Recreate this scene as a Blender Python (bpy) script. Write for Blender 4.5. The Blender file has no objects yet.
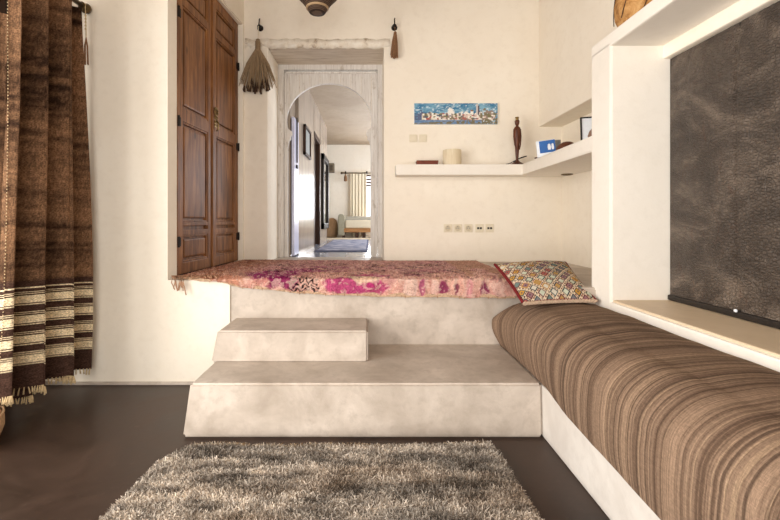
import bpy, bmesh, math, random
import numpy as np
from mathutils import Vector, Matrix
random.seed(7)
rng = np.random.default_rng(7)
C = bpy.context.scene.collection
PI = math.pi
K = 1.15            # units below: camera height = 1; everything is scaled by K at the end
F = 430.0
P = 0.636           # height of the upper floor

# ------------------------------------------------------------------ helpers
def lin(c):
    return c / 12.92 if c <= 0.04045 else ((c + 0.055) / 1.055) ** 2.4
def rgb(r, g, b):
    return (lin(r / 255), lin(g / 255), lin(b / 255), 1.0)

def vnoise(x, y, seed=0):
    x = np.asarray(x, float); y = np.asarray(y, float)
    xi = np.floor(x).astype(np.int64); yi = np.floor(y).astype(np.int64)
    xf = x - xi; yf = y - yi
    def h(a, b):
        n = (a * 374761393 + b * 668265263 + seed * 982451653) & 0x7fffffff
        n = ((n ^ (n >> 13)) * 1274126177) & 0x7fffffff
        return ((n ^ (n >> 16)) & 0xffff) / 65535.0
    u = xf * xf * (3 - 2 * xf); v = yf * yf * (3 - 2 * yf)
    return (h(xi, yi) * (1 - u) + h(xi + 1, yi) * u) * (1 - v) + (h(xi, yi + 1) * (1 - u) + h(xi + 1, yi + 1) * u) * v
def fbm(x, y, seed=0, o=3):
    s = 0; a = 1; t = 0
    for i in range(o):
        s = s + a * vnoise(x * 2 ** i, y * 2 ** i, seed + i * 17); t += a; a *= .5
    return s / t

# ------------------------------------------------------------------ materials
class M:
    def __init__(s, name, rough=.8, spec=.3, metal=0):
        s.m = bpy.data.materials.new(name); s.m.use_nodes = True
        s.t = s.m.node_tree; s.b = s.t.nodes['Principled BSDF']
        s.b.inputs['Roughness'].default_value = rough
        s.b.inputs['Metallic'].default_value = metal
        s.b.inputs['Specular IOR Level'].default_value = spec
    def n(s, typ, **kw):
        o = s.t.nodes.new(typ)
        for k, v in kw.items():
            if k in o.inputs: o.inputs[k].default_value = v
            else: setattr(o, k, v)
        return o
    def l(s, a, b): s.t.links.new(a, b)
    def coord(s, scale=(1, 1, 1), rot=(0, 0, 0)):
        c = s.n('ShaderNodeTexCoord'); mp = s.n('ShaderNodeMapping')
        mp.inputs['Scale'].default_value = scale; mp.inputs['Rotation'].default_value = rot
        s.l(c.outputs['Object'], mp.inputs['Vector']); return mp.outputs['Vector']
    def noise(s, vec, scale, detail=4, rough=.55, dist=0):
        o = s.n('ShaderNodeTexNoise'); o.inputs['Scale'].default_value = scale
        o.inputs['Detail'].default_value = detail; o.inputs['Roughness'].default_value = rough
        o.inputs['Distortion'].default_value = dist
        s.l(vec, o.inputs['Vector']); return o.outputs['Fac']
    def ramp(s, fac, stops):
        o = s.n('ShaderNodeValToRGB'); e = o.color_ramp.elements
        while len(e) < len(stops): e.new(.5)
        for i, (p, c) in enumerate(stops):
            e[i].position = p; e[i].color = c
        s.l(fac, o.inputs['Fac']); return o.outputs['Color']
    def mix(s, a, b, fac, mode='MIX'):
        o = s.n('ShaderNodeMix', data_type='RGBA', blend_type=mode)
        for sock, v in ((o.inputs[0], fac), (o.inputs[6], a), (o.inputs[7], b)):
            if hasattr(v, 'is_output'): s.l(v, sock)
            else: sock.default_value = v
        return o.outputs[2]
    def base(s, c):
        if hasattr(c, 'is_output'): s.l(c, s.b.inputs['Base Color'])
        else: s.b.inputs['Base Color'].default_value = c
    def bump(s, fac, strength=.2, dist=.01):
        o = s.n('ShaderNodeBump'); o.inputs['Strength'].default_value = strength; o.inputs['Distance'].default_value = dist
        s.l(fac, o.inputs['Height'])
        prev = s.b.inputs['Normal']
        if prev.is_linked: s.l(prev.links[0].from_socket, o.inputs['Normal'])
        s.l(o.outputs['Normal'], prev)

def plain(name, col, rough=.7, spec=.3, metal=0, var=.12, scale=30):
    m = M(name, rough, spec, metal); v = m.coord()
    f = m.noise(v, scale)
    d = tuple(x * (1 - var) for x in col[:3]) + (1,)
    u = tuple(min(1, x * (1 + var)) for x in col[:3]) + (1,)
    m.base(m.ramp(f, [(.3, d), (.7, u)])); m.bump(f, .1, .003)
    return m.m

def plaster(name, a, b, rough=.75, bs=.15, spec=.25, s1=1.7):
    m = M(name, rough, spec); v = m.coord()
    f1 = m.noise(v, s1, 6, .6, .4); f2 = m.noise(v, 14, 5, .65)
    c = m.ramp(f1, [(.3, a), (.7, b)])
    d = tuple(x * .955 for x in a[:3]) + (1,)
    c = m.mix(c, d, m.ramp(f2, [(.5, (0, 0, 0, 1)), (.75, (.7, .7, .7, 1))]))
    m.base(c); m.bump(f2, bs, .01); m.bump(m.noise(v, 3.0, 3), bs, .03)
    return m.m

def attr(name, rough=.9, spec=.1, var=.25, scale=120, bump=.3, stretch=(1, 1, 1), sheen=0):
    m = M(name, rough, spec)
    a = m.n('ShaderNodeVertexColor', layer_name='Col')
    v = m.coord(stretch); f = m.noise(v, scale, 3)
    lo, hi = 1 - var, 1 + var
    g = m.ramp(f, [(.3, (lo, lo, lo, 1)), (.7, (hi, hi, hi, 1))])
    m.base(m.mix(a.outputs['Color'], g, 1.0, 'MULTIPLY'))
    if bump: m.bump(f, bump, .004)
    if sheen: m.b.inputs['Sheen Weight'].default_value = sheen
    return m.m

def wood(name, cols, rough=.5, stretch=(14, 14, 1.1), spec=.3, bs=.12, knots=True, wx=3):
    m = M(name, rough, spec); v = m.coord(stretch)
    f = m.noise(v, wx, 6, .62, .6); f2 = m.noise(m.coord((1, 1, .5)), 4, 3)
    c = m.ramp(f, [(.28, cols[0]), (.5, cols[1]), (.72, cols[2])])
    c = m.mix(c, cols[0], m.ramp(f2, [(.45, (0, 0, 0, 1)), (.75, (.55, .55, .55, 1))]))
    if knots:
        k = m.n('ShaderNodeTexVoronoi'); k.inputs['Scale'].default_value = 3.2
        m.l(m.coord((1.4, 1.4, .75)), k.inputs['Vector'])
        kk = m.ramp(k.outputs['Distance'], [(.03, (.85, .85, .85, 1)), (.11, (0, 0, 0, 1))])
        c = m.mix(c, tuple(x * .3 for x in cols[0][:3]) + (1,), kk)
    m.base(c); m.bump(f, bs, .004); return m.m

wall_m = plaster('cream_plaster', rgb(240, 229, 212), rgb(246, 237, 222))
white_m = plaster('white_plaster', rgb(237, 229, 217), rgb(242, 235, 225), .6)
sill_top_m = plaster('shade_tinted_plaster', rgb(216, 193, 162), rgb(228, 207, 178), .45)  # darker copy of the white plaster, the sill top's shade put into the tan
step_m = plaster('grey_tadelakt', rgb(170, 156, 142), rgb(208, 195, 182), .5, .25, .35, 4.2)
lintel_m = None

m = M('dark_polished_concrete', .32, .3); v = m.coord()
f = m.noise(v, 2.3, 7, .65, .8); f2 = m.noise(v, 22, 4)
c = m.ramp(f, [(.3, rgb(46, 34, 28)), (.7, rgb(72, 55, 46))])
c = m.mix(c, rgb(96, 80, 70), m.ramp(f2, [(.62, (0, 0, 0, 1)), (.8, (.35, .35, .35, 1))]))
m.base(c); m.l(m.ramp(f, [(.3, (.28,) * 3 + (1,)), (.7, (.45,) * 3 + (1,))]), m.b.inputs['Roughness']); m.bump(f2, .08, .004)
floor_m = m.m

m = M('glossy_hall_floor', .14, .5); v = m.coord()
f = m.noise(v, 3, 5); br = m.n('ShaderNodeTexBrick'); m.l(v, br.inputs['Vector'])
br.inputs['Scale'].default_value = 2.2; br.inputs['Mortar Size'].default_value = .006; br.offset = 0
br.inputs['Brick Width'].default_value = .6; br.inputs['Row Height'].default_value = .6
br.inputs['Color1'].default_value = rgb(168, 172, 186); br.inputs['Color2'].default_value = rgb(180, 183, 196); br.inputs['Mortar'].default_value = rgb(120, 122, 132)
m.base(br.outputs['Color']); m.bump(f, .04, .01); hall_floor_m = m.m

m = M('glossy_hall_plaster', .22, .6); v = m.coord((1, 1, .45))
f = m.noise(v, 5, 5); m.base(m.ramp(f, [(.3, rgb(146, 132, 118)), (.7, rgb(170, 155, 140))])); m.bump(f, .12, .02); hall_wall_m = m.m
hall_ceiling_m = plaster('hall_ceiling_plaster', rgb(166, 146, 124), rgb(186, 168, 146), .7)

m = M('weathered_lintel_plaster', .85, .2); v = m.coord((1, 1, 1)); f = m.noise(v, 9, 6, .7)
m.base(m.ramp(f, [(.3, rgb(150, 122, 92)), (.42, rgb(228, 216, 198)), (.6, rgb(243, 235, 221))])); m.bump(f, .5, .03); lintel_m = m.m

m = M('whitewashed_wood', .7, .25); v = m.coord((20, 20, 1.2)); f = m.noise(v, 3, 6, .65); g = m.noise(m.coord((2, 2, 1)), 6, 5, .7)
c = m.ramp(f, [(.25, rgb(164, 152, 140)), (.40, rgb(216, 209, 202)), (.7, rgb(238, 234, 229))])
c = m.mix(c, rgb(158, 140, 118), m.ramp(g, [(.58, (0, 0, 0, 1)), (.72, (.75, .75, .75, 1))])); m.base(c); m.bump(f, .25, .006); frame_m = m.m
m = M('weathered_soffit_wood', .8, .2); v = m.coord((1.2, 20, 20)); f = m.noise(v, 3, 6, .65)
m.base(m.ramp(f, [(.28, rgb(150, 130, 108)), (.44, rgb(210, 196, 178)), (.7, rgb(230, 220, 206))])); m.bump(f, .3, .006); soffit_m = m.m

door_m = wood('walnut_door_wood', [rgb(80, 48, 25), rgb(136, 89, 50), rgb(174, 122, 73)], .45, (9, 9, .9))
dark_wood_m = wood('dark_brown_wood', [rgb(34, 20, 12), rgb(62, 38, 24), rgb(84, 54, 34)], .5)
ceiling_m = wood('ceiling_boards', [rgb(84, 62, 44), rgb(120, 92, 66), rgb(140, 110, 82)], .7, (12, 1, 12), knots=False)  # dark wood given to the unseen ceiling to cut light from above
red_wood_m = wood('red_brown_wood', [rgb(74, 28, 14), rgb(122, 54, 30), rgb(150, 74, 44)], .4, (3, 30, 30), knots=False)
statue_m = wood('carved_red_wood', [rgb(48, 24, 14), rgb(90, 48, 30), rgb(120, 70, 46)], .35, (20, 20, 3), knots=False)
iron_m = plain('black_iron', rgb(38, 32, 28), .5, .4, .6)
brass_m = plain('old_brass', rgb(136, 112, 70), .4, .5, .9)
gold_m = plain('aged_bronze', rgb(92, 74, 46), .4, .5, .8)
socket_m = plain('cream_plastic', rgb(226, 214, 190), .45, .4, 0, .03)
socket_in_m = plain('shaded_cream_plastic', rgb(206, 192, 166), .5, .3, 0, .03)
black_m = plain('black_plastic', rgb(24, 22, 20), .5)
cream_can_m = wood('pale_stone', [rgb(214, 196, 164), rgb(226, 210, 180), rgb(236, 224, 200)], .6, (16, 16, 1.5), knots=False)
blue_m = plain('blue_print', rgb(18, 92, 168), .4, .4, 0, .08)
pale_m = plain('white_card', rgb(236, 240, 246), .5, .3, 0, .04)
grey_m = plain('grey_card', rgb(138, 140, 138), .6)
brown_bowl_m = plain('brown_leather', rgb(96, 56, 38), .6)
strawm = M('dried_palm', .85, .1); v = strawm.coord((60, 60, 3)); f = strawm.noise(v, 3, 4)
strawm.base(strawm.ramp(f, [(.3, rgb(122, 100, 76)), (.6, rgb(166, 142, 112)), (.8, rgb(194, 172, 142))])); straw_m = strawm.m
dark_straw_m = plain('dark_straw_tips', rgb(74, 56, 44), .9, .1)
tassel_m = plain('brown_wool', rgb(134, 100, 74), .95, .05, 0, .3, 90)
rod_m = plain('bronze_rod', rgb(84, 68, 48), .4, .5, .7)
cloth_white_m = plain('off_white_cloth', rgb(236, 228, 212), .9, .1, 0, .06, 60)
linen_m = plain('cream_linen', rgb(226, 214, 190), .9, .1, 0, .08, 60)
pouf_m = plain('tan_weave', rgb(186, 152, 118), .9, .1, 0, .15, 60)
hall_wood_m = wood('honey_wood', [rgb(120, 80, 44), rgb(164, 116, 70), rgb(186, 140, 92)], .4, (2, 14, 14), knots=False)
blue_door_m = plain('lavender_painted_wood', rgb(206, 208, 232), .3, .5, 0, .05)
mirror_m = plain('mirror_glass', rgb(215, 215, 215), .04, .5, 1.0, .0)
cover_m = None
# striped bench cover: woven stripes running across the bench, following its length (Y)
m = M('brown_striped_weave', .95, .08)
a = m.n('ShaderNodeVertexColor', layer_name='Col')
fi = m.noise(m.coord((60, 420, 60)), 1.0, 3, .7); fj = m.noise(m.coord((260, 60, 260)), 1.0, 2, .6)
g = m.ramp(fi, [(.3, (.72,) * 3 + (1,)), (.72, (1.28,) * 3 + (1,))])
c = m.mix(a.outputs['Color'], g, 1.0, 'MULTIPLY')
g2 = m.ramp(fj, [(.3, (.85,) * 3 + (1,)), (.7, (1.15,) * 3 + (1,))])
m.base(m.mix(c, g2, 1.0, 'MULTIPLY')); m.bump(fi, .5, .006); m.bump(fj, .3, .004); cover_m = m.m
curtain_m = attr('woven_brown_wool', .95, .05, .5, 1.0, .5, (110, 110, 170))
fringe_m = plain('cream_wool_knots', rgb(206, 182, 142), .95, .05, 0, .2, 80)
rug_m = attr('wool_pile_rug', .95, .05, .12, 200, .2)
pile_m = attr('wool_pile_strands', .9, .1, .05, 60, 0)
kilim_m = attr('kilim_weave', .95, .05, .14, 240, .4)
red_cord_m = plain('dark_red_cord', rgb(120, 40, 42), .9, .1, 0, .25, 120)
cream_cord_m = plain('cream_twisted_cord', rgb(196, 170, 146), .9, .1, 0, .25, 90)
paint_m = attr('oil_paint', .5, .3, .12, 160, .5)
basket_m = M('tan_hide_basket', .8, .15); v = basket_m.coord(); f = basket_m.noise(v, 16, 5, .7, .5)
basket_m.base(basket_m.ramp(f, [(.3, rgb(112, 74, 40)), (.5, rgb(178, 130, 78)), (.7, rgb(206, 164, 110))])); basket_m.bump(f, .6, .02); basket_m = basket_m.m
m = M('woven_dark_shade', .75, .2); v = m.coord(); w = m.n('ShaderNodeTexWave', wave_type='BANDS', bands_direction='Z'); w.inputs['Scale'].default_value = 34
w.inputs['Distortion'].default_value = 1.2; m.l(v, w.inputs['Vector']); m.base(m.ramp(w.outputs['Fac'], [(.2, rgb(52, 38, 30)), (.8, rgb(96, 76, 62))])); m.bump(w.outputs['Fac'], .5, .004); shade_m = m.m
band_m = plain('tan_woven_band', rgb(168, 140, 108), .7)

# embossed dark leather
m = M('embossed_dark_leather', .42, .45); v = m.coord()
big = m.noise(m.coord((1, 1, 1.8), (.5, 0, 0)), 2.6, 7, .68, .9); fine = m.noise(m.coord((1, 2.2, 1)), 9, 6, .7, .8)
vo = m.n('ShaderNodeTexVoronoi', feature='DISTANCE_TO_EDGE'); m.l(m.coord((1, 1, 1.6)), vo.inputs['Vector']); vo.inputs['Scale'].default_value = 46
c = m.ramp(big, [(.32, rgb(58, 48, 41)), (.5, rgb(80, 68, 59)), (.66, rgb(122, 107, 94))])
c = m.mix(c, rgb(92, 62, 46), m.ramp(fine, [(.58, (0, 0, 0, 1)), (.74, (.6, .6, .6, 1))]))
m.base(c); m.l(m.ramp(fine, [(.35, (.36,) * 3 + (1,)), (.7, (.58,) * 3 + (1,))]), m.b.inputs['Roughness'])
sc_ = m.ramp(vo.outputs['Distance'], [(0, (0, 0, 0, 1)), (.18, (1, 1, 1, 1))])
m.bump(sc_, .8, .008); m.bump(fine, .6, .03); leather_m = m.m
leather_edge_m = plain('black_leather_border', rgb(40, 34, 30), .5, .35, 0, .2, 40)

# ------------------------------------------------------------------ mesh building
def NB(): return bmesh.new()
def box(bm, x0, x1, y0, y1, z0, z1, bev=0, seg=2):
    vs = [bm.verts.new(p) for p in ((x0, y0, z0), (x1, y0, z0), (x1, y1, z0), (x0, y1, z0), (x0, y0, z1), (x1, y0, z1), (x1, y1, z1), (x0, y1, z1))]
    fs = [bm.faces.new([vs[i] for i in q]) for q in ((0, 3, 2, 1), (4, 5, 6, 7), (0, 1, 5, 4), (1, 2, 6, 5), (2, 3, 7, 6), (3, 0, 4, 7))]
    if bev:
        es = list({e for f in fs for e in f.edges})
        bmesh.ops.bevel(bm, geom=es, offset=bev, segments=seg, affect='EDGES', profile=.6)
    return vs
def prism(bm, pts, lo, hi, axis='z', bev=0):
    """polygon in the two other axes, extruded along axis"""
    def p3(a, b, c): return {'z': (a, b, c), 'y': (a, c, b), 'x': (c, a, b)}[axis]
    v0 = [bm.verts.new(p3(a, b, lo)) for a, b in pts]; v1 = [bm.verts.new(p3(a, b, hi)) for a, b in pts]
    n = len(pts); fs = [bm.faces.new(v0[::-1]), bm.faces.new(v1)]
    for i in range(n): fs.append(bm.faces.new((v0[i], v0[(i + 1) % n], v1[(i + 1) % n], v1[i])))
    if bev:
        bmesh.ops.bevel(bm, geom=list({e for f in fs for e in f.edges}), offset=bev, segments=2, affect='EDGES')
    return fs
def lathe(bm, prof, c=(0, 0, 0), seg=32, mat=None):
    rings = []
    for r, z in prof:
        ring = []
        for i in range(seg):
            a = 2 * PI * i / seg; p = Vector((r * math.cos(a), r * math.sin(a), z))
            if mat: p = mat @ p
            ring.append(bm.verts.new(p + Vector(c)))
        rings.append(ring)
    for a, b in zip(rings, rings[1:]):
        for i in range(seg):
            bm.faces.new((a[i], a[(i + 1) % seg], b[(i + 1) % seg], b[i]))
    if prof[0][0] > 1e-5: bm.faces.new(rings[0][::-1])
    if prof[-1][0] > 1e-5: bm.faces.new(rings[-1])
def tube(bm, pts, r, seg=8, r1=None):
    pts = [Vector(p) for p in pts]; n = len(pts); rings = []
    up = Vector((.13, .37, .92)).normalized()
    for i, p in enumerate(pts):
        d = (pts[min(i + 1, n - 1)] - pts[max(i - 1, 0)]).normalized()
        a = d.cross(up)
        if a.length < .05: a = d.cross(Vector((1, 0, 0)))
        a.normalize(); b = d.cross(a)
        rr = r if r1 is None else r + (r1 - r) * i / (n - 1)
        rings.append([bm.verts.new(p + a * rr * math.cos(2 * PI * k / seg) + b * rr * math.sin(2 * PI * k / seg)) for k in range(seg)])
    for a, b in zip(rings, rings[1:]):
        for k in range(seg): bm.faces.new((a[k], b[k], b[(k + 1) % seg], a[(k + 1) % seg]))
    bm.faces.new(rings[0]); bm.faces.new(rings[-1][::-1])
def sphere(bm, c, r, sx=1, sy=1, sz=1, u=16, v=10):
    bmesh.ops.create_uvsphere(bm, u_segments=u, v_segments=v, radius=r, matrix=Matrix.Translation(c) @ Matrix.Diagonal((sx, sy, sz, 1)))

WLOC = {}
def link(o, parent, local, wl=None):
    C.objects.link(o)
    if parent: o.parent = parent
def obj(name, bm, mat, parent=None, local=False, smooth=False, origin=None):
    bmesh.ops.recalc_face_normals(bm, faces=bm.faces)
    me = bpy.data.meshes.new(name)
    if parent is not None and not local:
        off = WLOC[parent.name]
    elif parent is None:
        if origin is None:
            co = [v.co for v in bm.verts]
            lo = [min(c[i] for c in co) for i in range(3)]; hi = [max(c[i] for c in co) for i in range(3)]
            off = Vector(((lo[0] + hi[0]) / 2, (lo[1] + hi[1]) / 2, lo[2]))
        else: off = Vector(origin)
    else: off = Vector((0, 0, 0))
    if off.length: bmesh.ops.translate(bm, verts=bm.verts, vec=-off)
    bm.to_mesh(me); bm.free()
    if smooth:
        for p in me.polygons: p.use_smooth = True
        if smooth == 'auto': me.set_sharp_from_angle(angle=math.radians(35))
    me.materials.append(mat)
    o = bpy.data.objects.new(name, me); C.objects.link(o)
    if parent is not None: o.parent = parent; WLOC[o.name] = WLOC[parent.name] if not local else Vector((0, 0, 0))
    else: o.location = off; WLOC[o.name] = off
    return o
def npobj(name, V, faces, mat, cols=None, parent=None, smooth=True, origin=None, uvloop=None):
    V = np.asarray(V, float)
    if parent is not None: off = np.array(WLOC[parent.name])
    else:
        off = np.array(origin) if origin is not None else np.array([(V[:, 0].min() + V[:, 0].max()) / 2, (V[:, 1].min() + V[:, 1].max()) / 2, V[:, 2].min()])
    V = V - off
    me = bpy.data.meshes.new(name)
    faces = np.asarray(faces, np.int32); nf, k = faces.shape
    me.vertices.add(len(V)); me.vertices.foreach_set('co', V.astype(np.float32).ravel())
    me.loops.add(nf * k); me.loops.foreach_set('vertex_index', faces.ravel())
    me.polygons.add(nf); me.polygons.foreach_set('loop_start', np.arange(0, nf * k, k, dtype=np.int32))
    me.update(calc_edges=True); me.validate()
    if smooth: me.polygons.foreach_set('use_smooth', np.ones(len(me.polygons), bool))
    if cols is not None:
        a = me.color_attributes.new('Col', 'FLOAT_COLOR', 'POINT')
        cc = np.ones((len(V), 4), np.float32); cc[:, :3] = cols
        a.data.foreach_set('color', cc.ravel())
    me.materials.append(mat)
    o = bpy.data.objects.new(name, me); C.objects.link(o)
    if parent is not None: o.parent = parent; WLOC[o.name] = WLOC[parent.name]
    else: o.location = off; WLOC[o.name] = Vector(off)
    return o
def gridfaces(nu, nv, closed_u=False):
    i, j = np.meshgrid(np.arange(nu if closed_u else nu - 1), np.arange(nv - 1), indexing='ij')
    i2 = (i + 1) % nu
    return np.stack([(i * nv + j), (i2 * nv + j), (i2 * nv + j + 1), (i * nv + j + 1)], -1).reshape(-1, 4)
def thing(name, loc, label, cat, group=None, rz=0):
    o = bpy.data.objects.new(name, None); C.objects.link(o); o.empty_display_size = .05
    o.location = loc; o.rotation_euler = (0, 0, rz); WLOC[o.name] = Vector(loc)
    tag(o, label, cat, group); return o
def tag(o, label, cat, group=None, kind=None):
    o['label'] = label; o['category'] = cat
    if group: o['group'] = group
    if kind: o['kind'] = kind
    return o
def struct(name, bm, mat, label=None, cat=None, smooth=False, parent=None):
    o = obj(name, bm, mat, parent, smooth=smooth, origin=(0, 0, 0) if parent is None else None)
    if parent is None:
        o['kind'] = 'structure'
        if label: o['label'] = label; o['category'] = cat
    return o
def copy_tree(o, loc):
    r = o.copy(); C.objects.link(r); r.location = loc; WLOC[r.name] = Vector(loc)
    for ch in list(o.children):
        c = ch.copy(); C.objects.link(c); c.parent = r
        for g in list(ch.children):
            d = g.copy(); C.objects.link(d); d.parent = c
    return r
def sx(px, s): return (px - 369) / s
def sz(py, s): return 1 - (py - 220) / s
def at(px, py, Y):
    s = F / Y; return (sx(px, s), Y, sz(py, s))

# ------------------------------------------------------------------ the room
YB, YF = 3.74, 2.615        # back wall, front of the upper floor
XR, XL = 1.213, -1.98       # right wall front, left wall
CEIL = 3.35; YREAR = -1.9
bm = NB(); box(bm, XL - .2, 1.9, YREAR - .2, YF + .3, -.1, 0); struct('floor', bm, floor_m, 'dark polished concrete floor of the lower room', 'floor')
bm = NB(); box(bm, XL - .2, 1.9, YREAR - .2, YB + .6, CEIL, CEIL + .1); struct('ceiling', bm, ceiling_m, 'unseen ceiling, dark wood chosen to dim the light from above', 'ceiling')
# left wall with the big curtained window
bm = NB()
box(bm, XL - .2, XL, YREAR, -1.0, 0, CEIL); box(bm, XL - .2, XL, 2.45, YF + .1, 0, CEIL); box(bm, XL - .2, XL, -1.0, 2.45, 2.3, CEIL)
struct('wall_left', bm, wall_m, 'left wall behind the brown curtain', 'wall')
bm = NB()
for a, b in ((-1.0, -.9), (.06, .14), (.95, 1.05), (1.93, 2.45)): box(bm, XL - .14, XL - .05, a, b, 0.0, 2.3, .006)
box(bm, XL - .14, XL - .05, -.9, 1.93, 2.22, 2.3, .006); box(bm, XL - .14, XL - .05, -.9, 1.93, 0, .1, .006); box(bm, XL - .13, XL - .06, -.9, 1.93, 1.1, 1.15, .004)
w1 = struct('window_1', bm, dark_wood_m, 'dark wooden window behind the edge of the brown curtain', 'window')
# rear wall, behind the camera, with a door opening added to let light in
bm = NB()
box(bm, XL - .2, -1.5, YREAR - .2, YREAR, 0, CEIL); box(bm, 1.3, 1.9, YREAR - .2, YREAR, 0, CEIL); box(bm, -1.5, 1.3, YREAR - .2, YREAR, 2.6, CEIL)
struct('wall_rear', bm, wall_m, 'rear wall behind the camera', 'wall')
bm = NB()
for a, b in ((-1.5, -1.4), (-.6, -.52), (.32, .4), (1.2, 1.3)): box(bm, a, b, YREAR - .14, YREAR - .06, 0, 2.6, .006)
box(bm, -1.4, 1.2, YREAR - .14, YREAR - .06, 2.5, 2.6, .006)
struct('added_rear_door', bm, dark_wood_m, 'unseen door frame added behind the camera for the light', 'door')

# frontal wall between curtain and wardrobe, and its low part beneath the rug
bm = NB()
prism(bm, [(XL - .2, YF), (-1.224, YF), (-1.206, 2.698), (XL - .2, 2.698)], 0, CEIL, 'z'); box(bm, -1.224, -.846, YF, 2.9, 0, P - .002)
struct('wall_curtain', bm, wall_m, 'cream plaster wall right of the brown curtain', 'wall')
bm = NB(); box(bm, XL, -.9, YF - .012, YF + .02, 0, .018, .004); struct('baseboard_curtain', bm, step_m, 'thin grey line of plaster along the foot of the wall right of the curtain', 'baseboard')
# wall with the wardrobe niche
bm = NB(); prism(bm, [(-1.19, 2.70), (-1.085, YB + .01), (-1.7, YB + .01), (-1.7, 2.70)], 2.684, CEIL, 'z', .008)
struct('wall_wardrobe', bm, wall_m, 'plaster wall above the wardrobe at the left of the raised floor', 'wall')
bm = NB(); box(bm, -1.35, -1.085, 3.714, YB + .02, P - .01, 2.7, .006); struct('trim_5', bm, wall_m, 'narrow plaster jamb at the far side of the wardrobe', 'trim')
bm = NB(); box(bm, -1.75, -1.40, 2.7, YB, 0, CEIL); struct('wall_wardrobe_back', bm, wall_m, 'wall hidden behind the wardrobe', 'wall')
# back wall with the doorway recess
RY = 4.175; L0, R0, RZ = -.883, .13, 2.505
bm = NB()
box(bm, -1.8, L0, YB, 4.4, 0, CEIL); box(bm, R0, 2.0, YB, 4.4, 0, CEIL)
box(bm, L0, R0, YB, 4.4, RZ + .012, CEIL)
struct('wall_back', bm, wall_m, 'cream back wall of the raised area', 'wall')
bm = NB(); box(bm, L0 + .002, R0 - .002, YB + .012, RY + .2, RZ, RZ + .03)
struct('trim_1', bm, soffit_m, 'weathered wooden boards on the underside of the doorway recess', 'trim')
# rough white lintel band
N = 110; V = []; Fc = []
bm = NB()
for k in range(N + 1):
    x = -1.075 + 1.255 * k / N
    t = .5 * (vnoise(k * .35, 1.0, 3) - .5) * .035; b = (vnoise(k * .5, 7.0, 5) - .5) * .03; d = vnoise(k * .4, 3.0, 9) * .012
    V.append([bm.verts.new(p) for p in ((x, YB + .02, RZ - .005 + b * .5), (x, YB - .006 - d * .3, RZ - .002 + b), (x, YB - .008 - d * .3, RZ + .035 + b * .3), (x, YB - .004 - d * .3, RZ + .068 + t), (x, YB + .02, RZ + .075 + t))])
for a, b in zip(V, V[1:]):
    for i in range(4): bm.faces.new((a[i], b[i], b[i + 1], a[i + 1]))
struct('trim_2', bm, lintel_m, 'rough white lintel band flaking above the doorway', 'trim', smooth=True)

# right wall: pier, sill, ledge and upper wall
bm = NB(); box(bm, XR, 1.9, 2.16, 2.35, 0, 1.9, .012); struct('wall_pier', bm, white_m, 'white plaster pier between the shelf alcove and the leather panel niche', 'wall')
bm = NB(); box(bm, XR, 1.9, YREAR, 2.17, 0, .588, .01); struct('wall_right', bm, white_m, 'white low wall along the bench under the leather panel', 'wall')
bm = NB(); box(bm, XR + .012, 1.56, YREAR, 2.162, .58, .5985, .006); struct('trim_3', bm, sill_top_m, 'sill with its shade coloured tan beneath the leather panel', 'trim')
bm = NB(); box(bm, XR, 1.62, YREAR, 2.35, 1.875, 1.944, .01); struct('trim_4', bm, white_m, 'white ledge above the leather panel niche', 'trim')
bm = NB(); box(bm, 1.478, 1.9, YREAR, YB + .02, 1.81, CEIL, .01); struct('wall_upper_right', bm, wall_m, 'upper right wall above the shelf alcove', 'wall')
bm = NB(); box(bm, 1.535, 1.9, YREAR, 2.2, .5, 1.83); struct('wall_niche', bm, white_m, 'back of the niche behind the leather panel', 'wall')
bm = NB(); box(bm, 1.678, 1.95, 2.3, YB + .02, 0, 1.83); struct('wall_alcove', bm, wall_m, 'right wall of the alcove under the corner shelf', 'wall')
# corner shelf
bm = NB(); prism(bm, [(.2235, 3.56), (1.272, 3.56), (1.215, 2.34), (1.70, 2.34), (1.70, YB + .02), (.2235, YB + .02)], 1.374, 1.461, 'z', .006)
struct('wall_shelf', bm, white_m, 'white plaster corner shelf built into the back and right walls', 'shelf')
# steps and upper floor
def steps_box(name, x0, x1, y0, y1, z0, z1, label, fl=0, fb=0):
    bm = NB(); vs = box(bm, x0, x1, y0, y1, z0, z1)
    for i in (0, 3): vs[i].co.x -= fl
    for i in (0, 1): vs[i].co.y -= fb
    bmesh.ops.bevel(bm, geom=list(bm.edges), offset=.011, segments=3, affect='EDGES')
    struct(name, bm, step_m, label, 'step', smooth='auto')
steps_box('lower_step', -.828, .80, 1.985, YF + .02, 0, .244, 'wide lowest grey plaster step in front of the shaggy rug', .03, .012)
steps_box('upper_step', -.815, -.005, 2.306, YF + .02, .235, .405, 'small upper grey plaster step block on the wide lower step', .03, .01)
bm = NB()
prism(bm, [(-.846, YF), (.80, YF), (XR - .1, YF), (XR - .1, 2.3), (1.9, 2.3), (1.9, RY + .06), (-1.8, RY + .06), (-1.8, YF + .15), (-.846, YF + .15)], 0, P, 'z', .01)
struct('floor_upper', bm, step_m, 'raised grey plaster floor in front of the arched doorway', 'floor', smooth='auto')
bm = NB(); box(bm, .80, XR + .02, .2, YF - .002, 0, .236, .012); struct('bench_base', bm, plaster('greyish_white_plaster', rgb(206, 197, 188), rgb(228, 221, 213), .55, .2, .3, 4.0), 'white plaster bench base under the striped cushion', 'bench base')

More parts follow.
